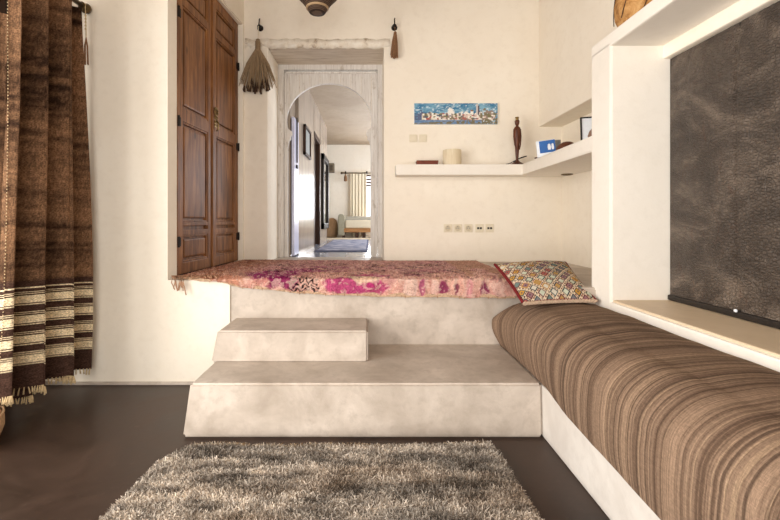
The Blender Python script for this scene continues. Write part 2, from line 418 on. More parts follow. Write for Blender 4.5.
# ------------------------------------------------------------------ arched doorway
SD = F / RY
dw = thing('door_1', (sx(331, SD), RY, P), 'whitewashed carved wooden doorway with a horseshoe arch', 'doorway'); dw['kind'] = 'structure'
def X(px): return sx(px, SD)
def Z(py): return sz(py, SD)
bm = NB()
box(bm, X(277.6), X(284), RY - .01, RY + .06, P, Z(64), .004); box(bm, X(377.5), X(384.4), RY - .01, RY + .06, P, Z(64), .004)
box(bm, X(277.6), X(384.4), RY - .012, RY + .06, Z(70), Z(63.5), .004)
obj('outer_frame', bm, frame_m, dw)
bm = NB()
box(bm, X(284.4), X(286.2), RY - .003, RY + .05, P, Z(72), .003); box(bm, X(375.8), X(377.3), RY - .003, RY + .05, P, Z(72), .003); box(bm, X(284.4), X(377.3), RY - .003, RY + .05, Z(73.6), Z(71.6), .003)
for k in range(46):
    for px in (283.9, 377.7): sphere(bm, (X(px), RY - .008, Z(76 + k * 4)), .006, u=6, v=4)
for k in range(24): sphere(bm, (X(286 + k * 3.85), RY - .008, Z(70.8)), .006, u=6, v=4)
obj('beaded_moulding', bm, dark_wood_m if False else frame_m, dw)
# arch panel with horseshoe
left = [(285.0, 258), (287.4, 258), (287.4, 150), (287.9, 146), (288.6, 141), (290.4, 139), (290.2, 136), (291.8, 134), (291.4, 131)]
cx, cy, rx, ry = 329, 120.5, 42.5, 37.5
a0 = math.asin((128 - cy) / ry)
arc = []
for k in range(41):
    a = PI - (-a0) + 0; 
    t = (PI + a0) + ( -PI - 2 * a0) * k / 40          # from lower left over the apex to lower right
    arc.append((cx + rx * math.cos(t), cy - ry * math.sin(t)))
right = [(2 * cx - px, py) for px, py in left[::-1]]
inner_r = [(min(2 * cx - px, 373.5), py) for px, py in left[1:]]
chain = inner_r + arc[::-1] + left[:0:-1]
outer = []
for k_, (px, py) in enumerate(chain):
    if k_ < len(inner_r): outer.append((377.2, py))
    elif k_ >= len(inner_r) + len(arc): outer.append((284.6, py))
    else:
        q = (k_ - len(inner_r)) / (len(arc) - 1)
        if q < .3: outer.append((377.2, 129 + (73 - 129) * q / .3))
        elif q > .7: outer.append((284.6, 129 + (73 - 129) * (1 - q) / .3))
        else: outer.append((377.2 + (284.6 - 377.2) * (q - .3) / .4, 73))
bm = NB(); rows_ = []
for (a, b), (c, d) in zip(chain, outer):
    rows_.append([bm.verts.new(p) for p in ((X(a), RY + .012, Z(b)), (X(c), RY + .012, Z(d)), (X(c), RY + .05, Z(d)), (X(a), RY + .05, Z(b)))])
for a, b in zip(rows_, rows_[1:]):
    for k_ in range(4): bm.faces.new((a[k_], b[k_], b[(k_ + 1) % 4], a[(k_ + 1) % 4]))
bm.faces.new(rows_[0]); bm.faces.new(rows_[-1])
obj('arch_panel', bm, frame_m, dw)
bm = NB()
for k in range(9):
    px = 289 + k * 10.3
    yb = 74 + 1.2
    if k in (0, 8): y2 = 110
    else:
        q = 1 - ((px - cx) / (rx + 1)) ** 2; y2 = cy - (ry + 2) * math.sqrt(max(q, 0))
    if y2 - yb > 2: box(bm, X(px) - .0018, X(px) + .0018, RY + .0095, RY + .02, Z(y2), Z(yb))
obj('board_joint', bm, soffit_m, dw)
bm = NB()
for a, b in ((285.2, 287.6), (371, 376.4)):
    box(bm, X(a), X(b), RY + .004, RY + .06, P, Z(150), .003)
box(bm, X(372.2), X(374.2), RY - .004, RY + .05, P, Z(152), .003)
box(bm, X(280), X(283), RY - .016, RY + .02, P, Z(75), .003); box(bm, X(379.5), X(382.4), RY - .016, RY + .02, P, Z(75), .003)
obj('jamb', bm, frame_m, dw)
bm = NB(); box(bm, -.765, -.738, RY + .07, RY + .345, P + .012, 2.02, .003)
lf = obj('door_leaf', bm, blue_door_m, dw); lf['label'] = 'lavender painted door leaf folded open against the hallway wall'
bm = NB(); tube(bm, [(-.731, RY + .2, Z(115)), (-.731, RY + .2, Z(160))], .007, 8); box(bm, -.738, -.724, RY + .17, RY + .23, Z(166), Z(162.5), .003); box(bm, -.738, -.726, RY + .185, RY + .215, Z(117), Z(113), .003)
obj('door_bolt', bm, iron_m, lf)

# ------------------------------------------------------------------ hallway beyond
HY, HX0, HX1, HT = 9.2, -.74, 1.6, 2.61
bm = NB(); box(bm, -3.2, 2.6, RY + .06, HY + .1, P - .08, P - .002); struct('floor_hallway', bm, hall_floor_m, 'shiny pale hallway floor beyond the arch', 'floor')
bm = NB(); box(bm, -3.2, 2.6, RY + .2, HY + .1, HT, HT + .08); struct('ceiling_hallway', bm, hall_ceiling_m, 'pale hallway ceiling seen through the arch', 'ceiling')
bm = NB(); box(bm, -.95, HX0, 4.525, 5.79, P - .01, HT); box(bm, -.95, HX0, 6.5, 7.57, P - .01, HT); box(bm, -.95, HX0, 5.75, 6.55, 2.2, HT)
box(bm, -.95, -.775, RY + .06, 4.53, P - .01, HT)
struct('wall_hallway_left', bm, hall_wall_m, 'shiny grey plaster hallway wall left of the arch opening', 'wall')
bm = NB(); box(bm, -1.0, -.735, 5.79, 5.86, P, 2.2, .004); box(bm, -1.0, -.735, 6.43, 6.5, P, 2.2, .004); box(bm, -1.0, -.735, 5.79, 6.5, 2.13, 2.2, .004); box(bm, -.93, -.90, 5.86, 6.43, P, 2.13, .003)
struct('door_3', bm, dark_wood_m, 'dark wooden door in the left hallway wall', 'door')
WX0, WX1, WZ0, WZ1 = -.10, .62, 1.0, 1.97
bm = NB(); box(bm, -3.2, WX0, HY, HY + .15, P - .01, HT); box(bm, WX1, 2.6, HY, HY + .15, P - .01, HT); box(bm, WX0, WX1, HY, HY + .15, P - .01, WZ0); box(bm, WX0, WX1, HY, HY + .15, WZ1, HT)
struct('wall_hallway_back', bm, wall_m, 'cream wall at the far end of the hallway', 'wall')
bm = NB()
for a, b in ((WX0, WX0 + .03), (WX1 - .03, WX1), (.24, .27)): box(bm, a, b, HY + .04, HY + .09, WZ0, WZ1, .003)
box(bm, WX0, WX1, HY + .04, HY + .09, WZ0, WZ0 + .04, .003); box(bm, WX0, WX1, HY + .04, HY + .09, WZ1 - .04, WZ1, .003)
for k in range(3): box(bm, WX0, WX1, HY + .045, HY + .085, 1.72 + k * .065, 1.755 + k * .065, .003)
struct('window_2', bm, dark_wood_m, 'bright window with slats beside the cream curtain at the hallway end', 'window')
bm = NB(); box(bm, HX1, HX1 + .15, RY + .2, 5.0, P - .01, HT); box(bm, HX1, HX1 + .15, 8.4, HY, P - .01, HT); box(bm, HX1, HX1 + .15, 5.0, 8.4, P - .01, 1.2); box(bm, HX1, HX1 + .15, 5.0, 8.4, 2.3, HT)
struct('wall_hallway_right', bm, wall_m, 'right hallway wall hidden by the doorway', 'wall')
bm = NB(); box(bm, -3.2, -3.05, 7.4, HY, P - .01, HT); box(bm, -3.2, -.9, 7.45, 7.57, P - .01, HT)
struct('wall_hallway_room', bm, wall_m, 'side wall of the room at the hallway end', 'wall')

# framed picture on the hallway wall
t = thing('framed_picture', (HX0 + .002, 5.06, 1.74), 'dark framed picture hanging on the shiny left hallway wall', 'picture')
bm = NB()
for a in ((4.83, 4.86, 1.74, 2.08), (5.27, 5.30, 1.74, 2.08), (4.83, 5.30, 1.74, 1.77), (4.83, 5.30, 2.05, 2.08)): box(bm, HX0 + .002, HX0 + .03, a[0], a[1], a[2], a[3], .003)
obj('frame', bm, dark_wood_m, t)
bm = NB(); box(bm, HX0 + .004, HX0 + .014, 4.85, 5.28, 1.76, 2.06); obj('mount', bm, grey_m, t)
t = thing('wall_mirror', (HX0 + .002, 7.0, .86), 'tall black framed mirror at the end of the left hallway wall', 'mirror')
bm = NB()
for a in ((6.62, 6.72, .86, 2.03), (7.38, 7.48, .86, 2.03), (6.62, 7.48, .86, .95), (6.62, 7.48, 1.94, 2.03)): box(bm, HX0 + .002, HX0 + .045, a[0], a[1], a[2], a[3], .004)
obj('frame', bm, iron_m, t)
bm = NB(); box(bm, HX0 + .004, HX0 + .02, 6.7, 7.4, .93, 1.96); obj('mirror_glass', bm, mirror_m, t)
# far wall unit
S9 = F / HY
t = thing('wall_unit', (sx(331, S9), HY - .08, sz(173, S9)), 'boxy grey brown unit high on the far hallway wall', 'wall unit')
bm = NB(); box(bm, sx(324, S9), sx(334.8, S9), HY - .16, HY - .002, sz(173, S9), sz(164, S9), .015); obj('case', bm, plain('taupe_case', rgb(122, 108, 90)), t)
bm = NB(); box(bm, sx(325.5, S9), sx(333.4, S9), HY - .17, HY - .158, sz(171.5, S9), sz(166, S9), .006); obj('front_panel', bm, plain('dark_taupe', rgb(88, 76, 62)), t)
# pouf
bm = NB(); S = F / 8.75
lathe(bm, [(0, 0), (.095, 0), (.125, .06), (.13, .18), (.125, .28), (.10, .36), (.05, .40), (0, .405)], (sx(331.5, S), 8.75, P), 24)
tag(obj('pouf', bm, pouf_m, smooth=True), 'round tan woven pouf on the floor at the hallway end', 'pouf')
# bed
t = thing('daybed', (0, 8.75, P), 'low wooden daybed with pale mattress under the hallway window', 'bed')
S = F / 8.6; bx = sx(338.5, S)
bm = NB(); box(bm, bx + .02, 1.0, 8.45, 8.98, P + .12, P + .2, .01); obj('frame', bm, hall_wood_m, t)
bm = NB(); box(bm, bx + .14, 1.0, 8.46, 8.97, P + .2, P + .36, .03, 3); obj('mattress', bm, linen_m, t, smooth='auto')
bm = NB(); box(bm, bx + .1, 1.0, 8.84, 8.98, P + .2, P + .44, .04, 3); obj('back_cushion', bm, plain('grey_ticking', rgb(176, 170, 158)), t, smooth='auto')
bm = NB(); prism(bm, [(bx, P + .06), (bx + .13, P + .06), (bx + .13, P + .44), (bx + .09, P + .48), (bx + .02, P + .48), (bx, P + .43)], 8.44, 8.98, 'y', .012); obj('arm', bm, plain('grey_green_cloth', rgb(158, 152, 132)), t, smooth='auto')
for px in (344, 357, 364):
    bm = NB(); x = sx(px, S); box(bm, x - .03, x + .03, 8.47, 8.53, P, P + .13, .006); obj('leg', bm, dark_wood_m, t)
# far curtain and rod
ny, nx = 30, 90
u = np.linspace(0, 1, nx); w = np.linspace(0, 1, ny); U, W_ = np.meshgrid(u, w, indexing='ij')
Xc = sx(350.5, 47.5) + (sx(366.5, 47.5) - sx(350.5, 47.5)) * U; Yc = HY - .09 + .016 * np.sin(U * 2 * PI * 5) * (.5 + .5 * W_); Zc = 1.98 - (1.98 - P - .02) * W_
o = npobj('hallway_curtain', np.stack([Xc, Yc, Zc], -1).reshape(-1, 3), gridfaces(nx, ny), linen_m)
tag(o, 'cream linen curtain hanging at the far hallway window', 'curtain')
t = thing('hallway_curtain_rod', (0, HY - .12, 1.99), 'thin rod carrying the cream hallway curtain', 'curtain rod')
bm = NB(); tube(bm, [(sx(342, 47.5), HY - .09, 1.995), (.75, HY - .09, 1.995)], .012); obj('rod', bm, rod_m, t)
bm = NB(); sphere(bm, (sx(341.5, 47.5), HY - .09, 1.995), .026); obj('finial', bm, rod_m, t)
for px in (345.5, 366.8):
    bm = NB(); x = sx(px, 47.5); box(bm, x - .012, x + .012, HY - .125, HY - .002, 1.98, 2.03, .003); obj('bracket', bm, iron_m, t)
bm = NB(); lathe(bm, [(0, -.16), (.035, -.15), (.03, -.06), (.012, -.02), (.005, 0)], (sx(345.5, 47.5), HY - .15, 1.97), 10)
tag(obj('curtain_tassel', bm, tassel_m, smooth=True), 'small brown tassel on the rod of the far hallway curtain', 'tassel')
# hall rugs
def flat_rug(name, quad, z, thick, colf, label, nu=70, nv=70, fringe=True):
    u = np.linspace(0, 1, nu); U, Vv = np.meshgrid(u, np.linspace(0, 1, nv), indexing='ij')
    q = np.array(quad)
    A = q[0] * (1 - U[..., None]) + q[1] * U[..., None]; B = q[3] * (1 - U[..., None]) + q[2] * U[..., None]
    XY = A * (1 - Vv[..., None]) + B * Vv[..., None]
    e = np.minimum(np.minimum(U, 1 - U) * nu * .4, np.minimum(Vv, 1 - Vv) * nv * .4).clip(0, 1)
    Zz = z + thick * e + .003 * fbm(U * 20, Vv * 20, 4)
    return tag(npobj(name, np.concatenate([XY, Zz[..., None]], -1).reshape(-1, 3), gridfaces(nu, nv), rug_m, colf(U, Vv).reshape(-1, 3)), label, 'rug')
def c3(*a): return np.array(rgb(*a)[:3])
def mixc(a, b, t): return a * (1 - t[..., None]) + b * t[..., None]
def hall_rug_col(U, Vv):
    n = fbm(U * 8, Vv * 30, 21); c = mixc(c3(120, 124, 146), c3(172, 172, 186), ((n - .3) * 2.2).clip(0, 1))
    edge = ((Vv < .03) | (Vv > .97) | (U < .03) | (U > .97)); c[edge] = c3(86, 88, 108); return c
flat_rug('hallway_rug', [(-.635, 4.9), (-.015, 4.9), (-.01, 7.9), (-.65, 7.9)], P, .012, hall_rug_col, 'blue grey runner rug on the shiny hallway floor')
def cream_rug_col(U, Vv):
    n = fbm(U * 20, Vv * 20, 31); return mixc(c3(206, 188, 160), c3(236, 226, 206), ((n - .3) * 2.2).clip(0, 1))
flat_rug('cream_rug', [(-.9, 8.0), (.4, 8.0), (.4, 8.42), (-.9, 8.42)], P, .015, cream_rug_col, 'cream rug in front of the daybed at the hallway end')

# ------------------------------------------------------------------ wardrobe
ang = -math.atan2(.078, 1.005)
wd = thing('wardrobe', (-1.204, 2.702, P), 'tall brown wooden two-door wardrobe set in the plaster wall', 'wardrobe', rz=ang)
LZ0, LZ1 = .018, 2.045; LW = .497
bm = NB(); box(bm, -.16, -.034, .004, 1.0, .001, 2.045); obj('carcass', bm, dark_wood_m, wd, True)
def leaf(y0, y1, hinge_near):
    bm = NB(); w = .068
    box(bm, -.034, -.024, y0 + .002, y1 - .002, LZ0, LZ1)
    box(bm, -.026, 0, y0, y0 + w, LZ0, LZ1, .004); box(bm, -.026, 0, y1 - w, y1, LZ0, LZ1, .004)
    rails = [(LZ0, .09), (.265, .30), (.325, .35), (1.0, 1.085), (1.75, 1.80), (1.97, LZ1)]
    for a, b in rails: box(bm, -.026, 0, y0 + w - .004, y1 - w + .004, a, b, .004)
    for a, b in ((.09, .265), (.35, 1.0), (1.085, 1.75), (1.80, 1.97)):
        # moulding and raised field
        mo = .012
        box(bm, -.026, -.006, y0 + w, y0 + w + mo, a, b, .003); box(bm, -.026, -.006, y1 - w - mo, y1 - w, a, b, .003)
        box(bm, -.026, -.006, y0 + w, y1 - w, a, a + mo, .003); box(bm, -.026, -.006, y0 + w, y1 - w, b - mo, b, .003)
        box(bm, -.026, -.008, y0 + w + .027, y1 - w - .027, a + .027, b - .027, .010)
    d = obj('door', bm, door_m, wd, True)
    yh = y0 + .003 if hinge_near else y1 - .003
    for zz in (.225, .99, 1.68):
        bm = NB(); lathe(bm, [(.0001, -.035), (.008, -.033), (.008, .033), (.0001, .035)], (.006, yh, zz), 10)
        box(bm, -.001, .003, min(yh, yh + (.035 if hinge_near else -.035)), max(yh, yh + (.035 if hinge_near else -.035)), zz - .028, zz + .028, .001)
        obj('hinge', bm, iron_m, d, True)
    return d
dn = leaf(.003, .499, True); df = leaf(.503, .999, False)
bm = NB(); box(bm, -.002, .012, .486, .520, LZ0, LZ1, .004); obj('cover_strip', bm, door_m, df, True)
bm = NB()   # ornate pierced brass latch
yc, zc = .528, 1.13
box(bm, 0, .014, yc - .012, yc + .012, zc - .075, zc + .05, .003)
for a in range(6):
    q = a * PI / 3; sphere(bm, (.016, yc + .02 * math.cos(q), zc + .045 + .024 * math.sin(q)), .009, u=8, v=6)
for zz, r in ((-.03, .016), (-.055, .011), (.0, .018)):
    for s_ in (-1, 1): sphere(bm, (.014, yc + s_ * .016, zc + zz), r * .6, u=8, v=6)
tube(bm, [(.02, yc, zc - .02), (.035, yc, zc - .04), (.03, yc, zc - .085), (.02, yc, zc - .10)], .006, 8)
tube(bm, [(.018, yc + .03 * math.cos(q * PI / 8), zc + .045 + .032 * math.sin(q * PI / 8)) for q in range(17)], .004, 6)
o = obj('latch', bm, brass_m, df, True, smooth=True); o['label'] = 'ornate pierced brass latch'

# ------------------------------------------------------------------ hooks, palm bundle, tassel, pendant
S1 = F / YB
def hook(px, py, label):
    x = sx(px, S1); z = sz(py, S1)
    t = thing('wall_hook', (x, YB, z), label, 'hook', 'round iron hooks above the doorway')
    bm = NB(); lathe(bm, [(.0001, -.0), (.026, 0), (.026, .006), (.018, .014), (.012, .03), (.017, .036), (.017, .044), (.0001, .05)], (x, YB - .0005, z), 20, Matrix.Rotation(PI / 2, 4, 'X'))
    obj('rosette', bm, iron_m, t, smooth='auto')
    bm = NB(); tube(bm, [(x, YB - .035, z - .005), (x, YB - .05, z - .01), (x, YB - .055, z + .01), (x, YB - .045, z + .035), (x, YB - .04, z + .06), (x + .003, YB - .036, z + .068)], .0055, 8)
    obj('prong', bm, iron_m, t, smooth=True); return t
hook(260.5, 28.5, 'round dark iron hook holding the palm bundle left of the lintel'); hook(394.3, 28, 'round dark iron hook holding the brown tassel right of the lintel')
# dried palm bundle
x0, z0 = sx(259.5, S1), sz(42, S1); yb = YB - .055
t = thing('palm_bundle', (x0, yb, sz(92, S1)), 'fan of dried palm leaves hung from the left hook', 'dried bundle')
bm = NB(); tube(bm, [(x0 + .006, yb - .0, sz(28.8, S1)), (x0 + .004, yb, z0 + .05), (x0, yb, z0)], .003, 6); obj('string', bm, linen_m, t)
bm = NB(); lathe(bm, [(.0001, .0), (.016, 0), (.019, -.03), (.017, -.07), (.022, -.10), (.0001, -.11)], (x0, yb, z0), 14)
for k in range(7): tube(bm, [(x0 + .019 * math.cos(a * PI / 6), yb + .019 * math.sin(a * PI / 6), z0 - .02 - k * .011) for a in range(13)], .004, 6)
obj('binding', bm, straw_m, t, smooth=True)
bm = NB(); bm2 = NB()
for k in range(105):
    f_ = random.uniform(-1, 1); e = random.uniform(-1, 1)
    wd_ = .155 * f_ + .01 * random.uniform(-1, 1); ln = .37 + random.uniform(-.05, .03) - .035 * abs(f_)
    top = Vector((x0 + .014 * f_, yb + .008 * e, z0 - .08)); bot = Vector((x0 + wd_, yb + .026 * e, z0 - .06 - ln))
    mid = top.lerp(bot, .5) + Vector((.012 * f_, 0, .012 * abs(f_)))
    tube(bm, [top, mid, bot], .0048, 5, .0024)
    if random.random() < .6 and abs(f_) < .75:
        c = top.lerp(bot, random.uniform(.82, .98)); tube(bm2, [c, c + Vector((.006 * f_, 0, -.05))], .004, 5, .010)
obj('leaves', bm, straw_m, t); o = obj('leaf_tips', bm2, dark_straw_m, t); o['label'] = 'darker frayed tips'
# brown tassel
x0 = sx(394.8, S1); yb = YB - .05
t = thing('wool_tassel', (x0, yb, sz(60, S1)), 'brown wool tassel hung from the right hook', 'tassel')
bm = NB(); tube(bm, [(x0 - .004, yb, sz(29, S1)), (x0, yb, sz(34, S1))], .0025, 6); sphere(bm, (x0, yb, sz(35, S1)), .011); obj('cord', bm, tassel_m, t)
bm = NB()
for k in range(60):
    a = random.uniform(0, 2 * PI); r = math.sqrt(random.random())
    top = Vector((x0 + .008 * math.cos(a), yb + .008 * math.sin(a), sz(35, S1)))
    bot = Vector((x0 - .008 + 0.034 * r * math.cos(a), yb + .024 * r * math.sin(a), sz(59.5, S1) + random.uniform(-.008, .03)))
    tube(bm, [top, top.lerp(bot, .4) + Vector((.004 * math.cos(a), .004 * math.sin(a), 0)), bot], .005, 5, .004)
obj('strands', bm, tassel_m, t)
# pendant lamp
Sp = 150.0; px0 = sx(317.3, Sp); pz = sz(13, Sp)
t = thing('pendant_lamp', (px0, F / Sp, pz), 'dark woven pendant lamp hanging above the doorway', 'lamp')
Yp = F / Sp
bm = NB(); lathe(bm, [(.052, .0), (.060, .012), (.066, .027), (.070, .032), (.10, .072), (.137, .112), (.160, .16), (.165, .21), (.15, .27), (.11, .33), (.05, .37), (.02, .38)], (px0, Yp, pz), 40); 
obj('shade', bm, shade_m, t, smooth=True)
bm = NB(); lathe(bm, [(.069, .026), (.0755, .030), (.0765, .036), (.072, .043)], (px0, Yp, pz), 40); obj('band', bm, band_m, t, smooth=True)
bm = NB(); lathe(bm, [(.0001, -.004), (.03, -.003), (.05, .001), (.056, .006)], (px0, Yp, pz), 32); obj('base', bm, shade_m, t, smooth=True)
bm = NB(); tube(bm, [(px0, Yp, pz + .37), (px0, Yp, CEIL - .004)], .006); obj('cord', bm, black_m, t)
bm = NB(); lathe(bm, [(.05, .0), (.05, -.012), (.03, -.03), (.0001, -.032)], (px0, Yp, CEIL - .0005), 20); obj('ceiling_rose', bm, iron_m, t)

# ------------------------------------------------------------------ wall plates
def plate(px, py, w, label, kind, group):
    x = sx(px, S1); z = sz(py, S1); h = w / 2 / S1
    t = thing('light_switch' if kind == 'switch' else 'wall_socket', (x, YB, z), label, 'switch' if kind == 'switch' else 'socket', group)
    bm = NB(); box(bm, x - h, x + h, YB - .009, YB - .0005, z - h, z + h, .003); obj('plate', bm, socket_m, t)
    if kind == 'switch':
        bm = NB(); box(bm, x - h * .72, x + h * .72, YB - .013, YB - .0085, z - h * .72, z + h * .72, .002); obj('rocker', bm, socket_m, t)
    elif kind == 'round':
        bm = NB(); lathe(bm, [(.024, 0), (.024, .003), (.021, .003), (.019, .0005), (.0001, .0004)], (x, YB - .009, z), 24, Matrix.Rotation(PI / 2, 4, 'X')); r = obj('socket_well', bm, socket_in_m, t, smooth='auto')
        bm = NB()
        for d in (-.0085, .0085): lathe(bm, [(.0042, 0), (.0042, .0016), (.0001, .0016)], (x + d, YB - .0092, z), 10, Matrix.Rotation(PI / 2, 4, 'X'))
        lathe(bm, [(.0035, 0), (.0035, .008), (.0001, .009)], (x - .002, YB - .0092, z + .013), 10, Matrix.Rotation(PI / 2, 4, 'X'))
        obj('pin_hole', bm, grey_m, t)
    else:
        for d in (-.0115, .0115):
            bm = NB(); box(bm, x + d - .0085, x + d + .0085, YB - .012, YB - .0085, z - .008, z + .009, .001); obj('jack_port', bm, black_m, t)
    return t
plate(413.1, 138.4, 7.6, 'left one of two cream light switches beneath the painting', 'switch', 'cream light switches'); plate(422.8, 138.4, 7.6, 'right one of two cream light switches beneath the painting', 'switch', 'cream light switches')
for px, k, lb in ((447.8, 'round', 'leftmost round-holed cream socket in the low row of five'), (457.6, 'round', 'second cream socket from the left in the low row of five'), (468.2, 'round', 'middle cream socket in the low row of five'),
                  (479.2, 'jack', 'cream wall plate with two black ports next to the last of five'), (489.4, 'jack', 'rightmost cream wall plate with two black ports in the low row')):
    plate(px, 228.2, 8.2, lb, k, 'cream sockets low on the back wall')

# ------------------------------------------------------------------ painting
nu, nv = 240, 60
U, Vv = np.meshgrid(np.linspace(0, 1, nu), np.linspace(0, 1, nv), indexing='ij')    # V: 0 bottom
n1 = fbm(U * 16, Vv * 9, 41); n2 = fbm(U * 40, Vv * 16, 43); n3 = vnoise(U * 60, Vv * 14, 47)
col = mixc(c3(58, 118, 158), c3(132, 178, 200), ((n1 - .3) * 2.4).clip(0, 1))
col = mixc(col, np.broadcast_to(c3(220, 232, 236), col.shape), ((n2 - .58) * 6).clip(0, 1) * .8)
mt = (Vv < .60 - abs(U - .09) * 1.3 + .35 * (n1 - .4)) & (U < .34) & (n3 > .18); col[mt] = mixc(np.broadcast_to(c3(58, 74, 104), col[mt].shape), np.broadcast_to(c3(110, 120, 150), col[mt].shape), n2[mt])
town = (Vv > .2) & (Vv < .42 + .3 * n3 * vnoise(U * 9, Vv * 0, 50) + .12 * n1) & (U > .09) & (U < .8)
pal = np.array([c3(238, 232, 222), c3(222, 196, 184), c3(150, 130, 116), c3(182, 92, 84), c3(88, 92, 108), c3(226, 218, 200), c3(122, 116, 84)])
cell = (np.floor(vnoise(np.floor(U * 46 + n2), np.floor(Vv * 13 + n1 * 2), 49) * 6.99)).astype(int)
col[town] = pal[cell[town]]
wht = ((U - .44) ** 2 / .0015 + (Vv - .58) ** 2 / .03 + (n2 - .5) * 2.6 < 1) | ((U > .56) & (U < .77) & (Vv > .46) & (Vv < .6) & (n3 > .3)); col[wht] = c3(240, 236, 228)
tow = (abs(U - .755) < .014) & (Vv > .45) & (Vv < .95); col[tow] = c3(206, 196, 192)
tow2 = (abs(U - .772) < .008) & (Vv > .45) & (Vv < .88); col[tow2] = c3(86, 78, 86)
tr = ((U - .88) ** 2 / .012 + (Vv - .36) ** 2 / .1 + (n2 - .5) * 3.5 < 1) & (U > .79); col[tr] = pal[np.array([2, 6, 1, 6, 2, 0, 2])[cell[tr]]]
lo = (Vv < .2) & (U < .8); col[lo] = mixc(np.broadcast_to(c3(70, 112, 160), col[lo].shape), np.broadcast_to(c3(140, 160, 182), col[lo].shape), n2[lo])
gr = (Vv < .25 - .2 * (1 - U)) & (n3 > .45); col[gr] = c3(120, 112, 88)
px0_, px1_, pz0_, pz1_ = sx(414, S1), sx(496.8, S1), sz(124.7, S1), sz(104, S1)
t = thing('picture', ((px0_ + px1_) / 2, YB, pz0_), 'long narrow blue painting of a white town above the shelf', 'painting')
Vp = np.stack([px0_ + (px1_ - px0_) * U, np.full_like(U, YB - .0235) - .001 * n2, pz0_ + (pz1_ - pz0_) * Vv], -1).reshape(-1, 3)
npobj('canvas', Vp, gridfaces(nu, nv), paint_m, col.reshape(-1, 3), t, smooth=False)
bm = NB(); box(bm, px0_, px1_, YB - .022, YB - .001, pz0_, pz1_, .001); obj('stretcher', bm, pale_m, t)

# ------------------------------------------------------------------ things on the corner shelf
ST = 1.461
Ss = 118.0; Ys = F / Ss
bm = NB(); box(bm, sx(416.5, Ss), sx(437.3, Ss), Ys - .045, Ys + .045, ST, ST + .035, .004)
tb = thing('wooden_box', (sx(427, Ss), Ys, ST), 'small flat red brown wooden box at the left of the shelf', 'box')
obj('body', bm, red_wood_m, tb)
bm = NB(); box(bm, sx(416.2, Ss), sx(437.6, Ss), Ys - .047, Ys + .047, ST + .022, ST + .039, .004); obj('lid', bm, red_wood_m, tb)
bm = NB(); r = 9.0 / Ss
lathe(bm, [(.0001, .0), (r, 0), (r * 1.01, .004), (r * 1.0, .125), (r * .97, .133), (r * .8, .1345), (.0001, .134)], (sx(452.4, Ss), Ys + .01, ST), 40)
tag(obj('stone_canister', bm, cream_can_m, smooth='auto'), 'pale cream cylinder standing on the shelf beside the red brown box', 'canister')
# carved figure lamp
lx, ly = sx(516.3, Ss), Ys - .02
t = thing('table_lamp', (lx, ly, ST), 'slim carved red wooden figure lamp without a shade in the shelf corner', 'lamp')
bm = NB(); lathe(bm, [(.0001, 0), (.058, 0), (.062, .006), (.05, .014), (.024, .028), (.014, .04), (.0001, .04)], (lx, ly, ST), 30); obj('base', bm, statue_m, t, smooth='auto')
bm = NB()
prof = [(.0001, .03), (.014, .032), (.011, .05), (.014, .09), (.018, .15), (.022, .2), (.026, .25), (.028, .29), (.026, .315), (.013, .328), (.008, .334), (.0001, .336)]
lathe(bm, prof, (0, 0, 0), 24, Matrix.Diagonal((1, .8, 1, 1)))
for s_ in (-1, 1): tube(bm, [(s_ * .025, -.002, .305), (s_ * .029, -.006, .24), (s_ * .023, -.012, .17), (s_ * .012, -.018, .13)], .007, 8, .005)
bmesh.ops.translate(bm, verts=bm.verts, vec=(lx, ly, ST)); obj('figure', bm, statue_m, t, smooth=True)
bm = NB(); lathe(bm, [(.0001, .33), (.012, .334), (.018, .352), (.020, .372), (.016, .38), (.0001, .382)], (lx, ly, ST), 16); obj('head', bm, statue_m, t, smooth=True)
bm = NB(); lathe(bm, [(.0001, 0), (.012, 0), (.014, .008), (.013, .022), (.016, .024), (.016, .028), (.0001, .029)], (lx, ly, ST + .378), 16); o = obj('bulb_holder', bm, brass_m, t, smooth='auto')
bm = NB()
pts = []
for k in range(28):
    a = k / 27; th = a * 2 * PI * 1.15 + 2.6
    pts.append((lx + .035 + .055 * math.cos(th), ly + .03 + .03 * math.sin(th), ST + .006 + .075 * max(0, math.sin(a * PI)) ** 1.0))
pts = [(lx - .105, ly + .0, ST + .004), (lx - .07, ly - .03, ST + .012), (lx - .03, ly - .045, ST + .035)] + pts
tube(bm, pts, .0035, 6); obj('cord', bm, black_m, t)
# blue and white packet, tilted
def tilted_box(bm, c, w, d, h, rz, ry, bev=.004, rx=0):
    n0 = len(bm.verts); vs = box(bm, -w / 2, w / 2, -d / 2, d / 2, 0, h, bev)
    mt_ = Matrix.Translation(c) @ Matrix.Rotation(rz, 4, 'Z') @ Matrix.Rotation(rx, 4, 'X') @ Matrix.Rotation(ry, 4, 'Y')
    bmesh.ops.transform(bm, matrix=mt_, verts=list(bm.verts)[n0:] if n0 else list(bm.verts))
Yk = 3.14; S = F / Yk
kx, kz = sx(546.0, S), ST
t = thing('packet', (kx, Yk, kz), 'blue and white packet standing tilted on the corner shelf', 'packet')
a_ = .10
bm = NB(); tilted_box(bm, (kx + .006, Yk, kz + .002), .128, .045, .118, -.35, -a_); obj('carton', bm, pale_m, t)
bm = NB()
n0 = 0
vs = box(bm, -.044, .063, -.0235, -.0222, .026, .114); bmesh.ops.transform(bm, matrix=Matrix.Translation((kx + .006, Yk, kz + .002)) @ Matrix.Rotation(-.35, 4, 'Z') @ Matrix.Rotation(-a_, 4, 'Y'), verts=bm.verts)
obj('blue_print', bm, blue_m, t)
bm = NB()
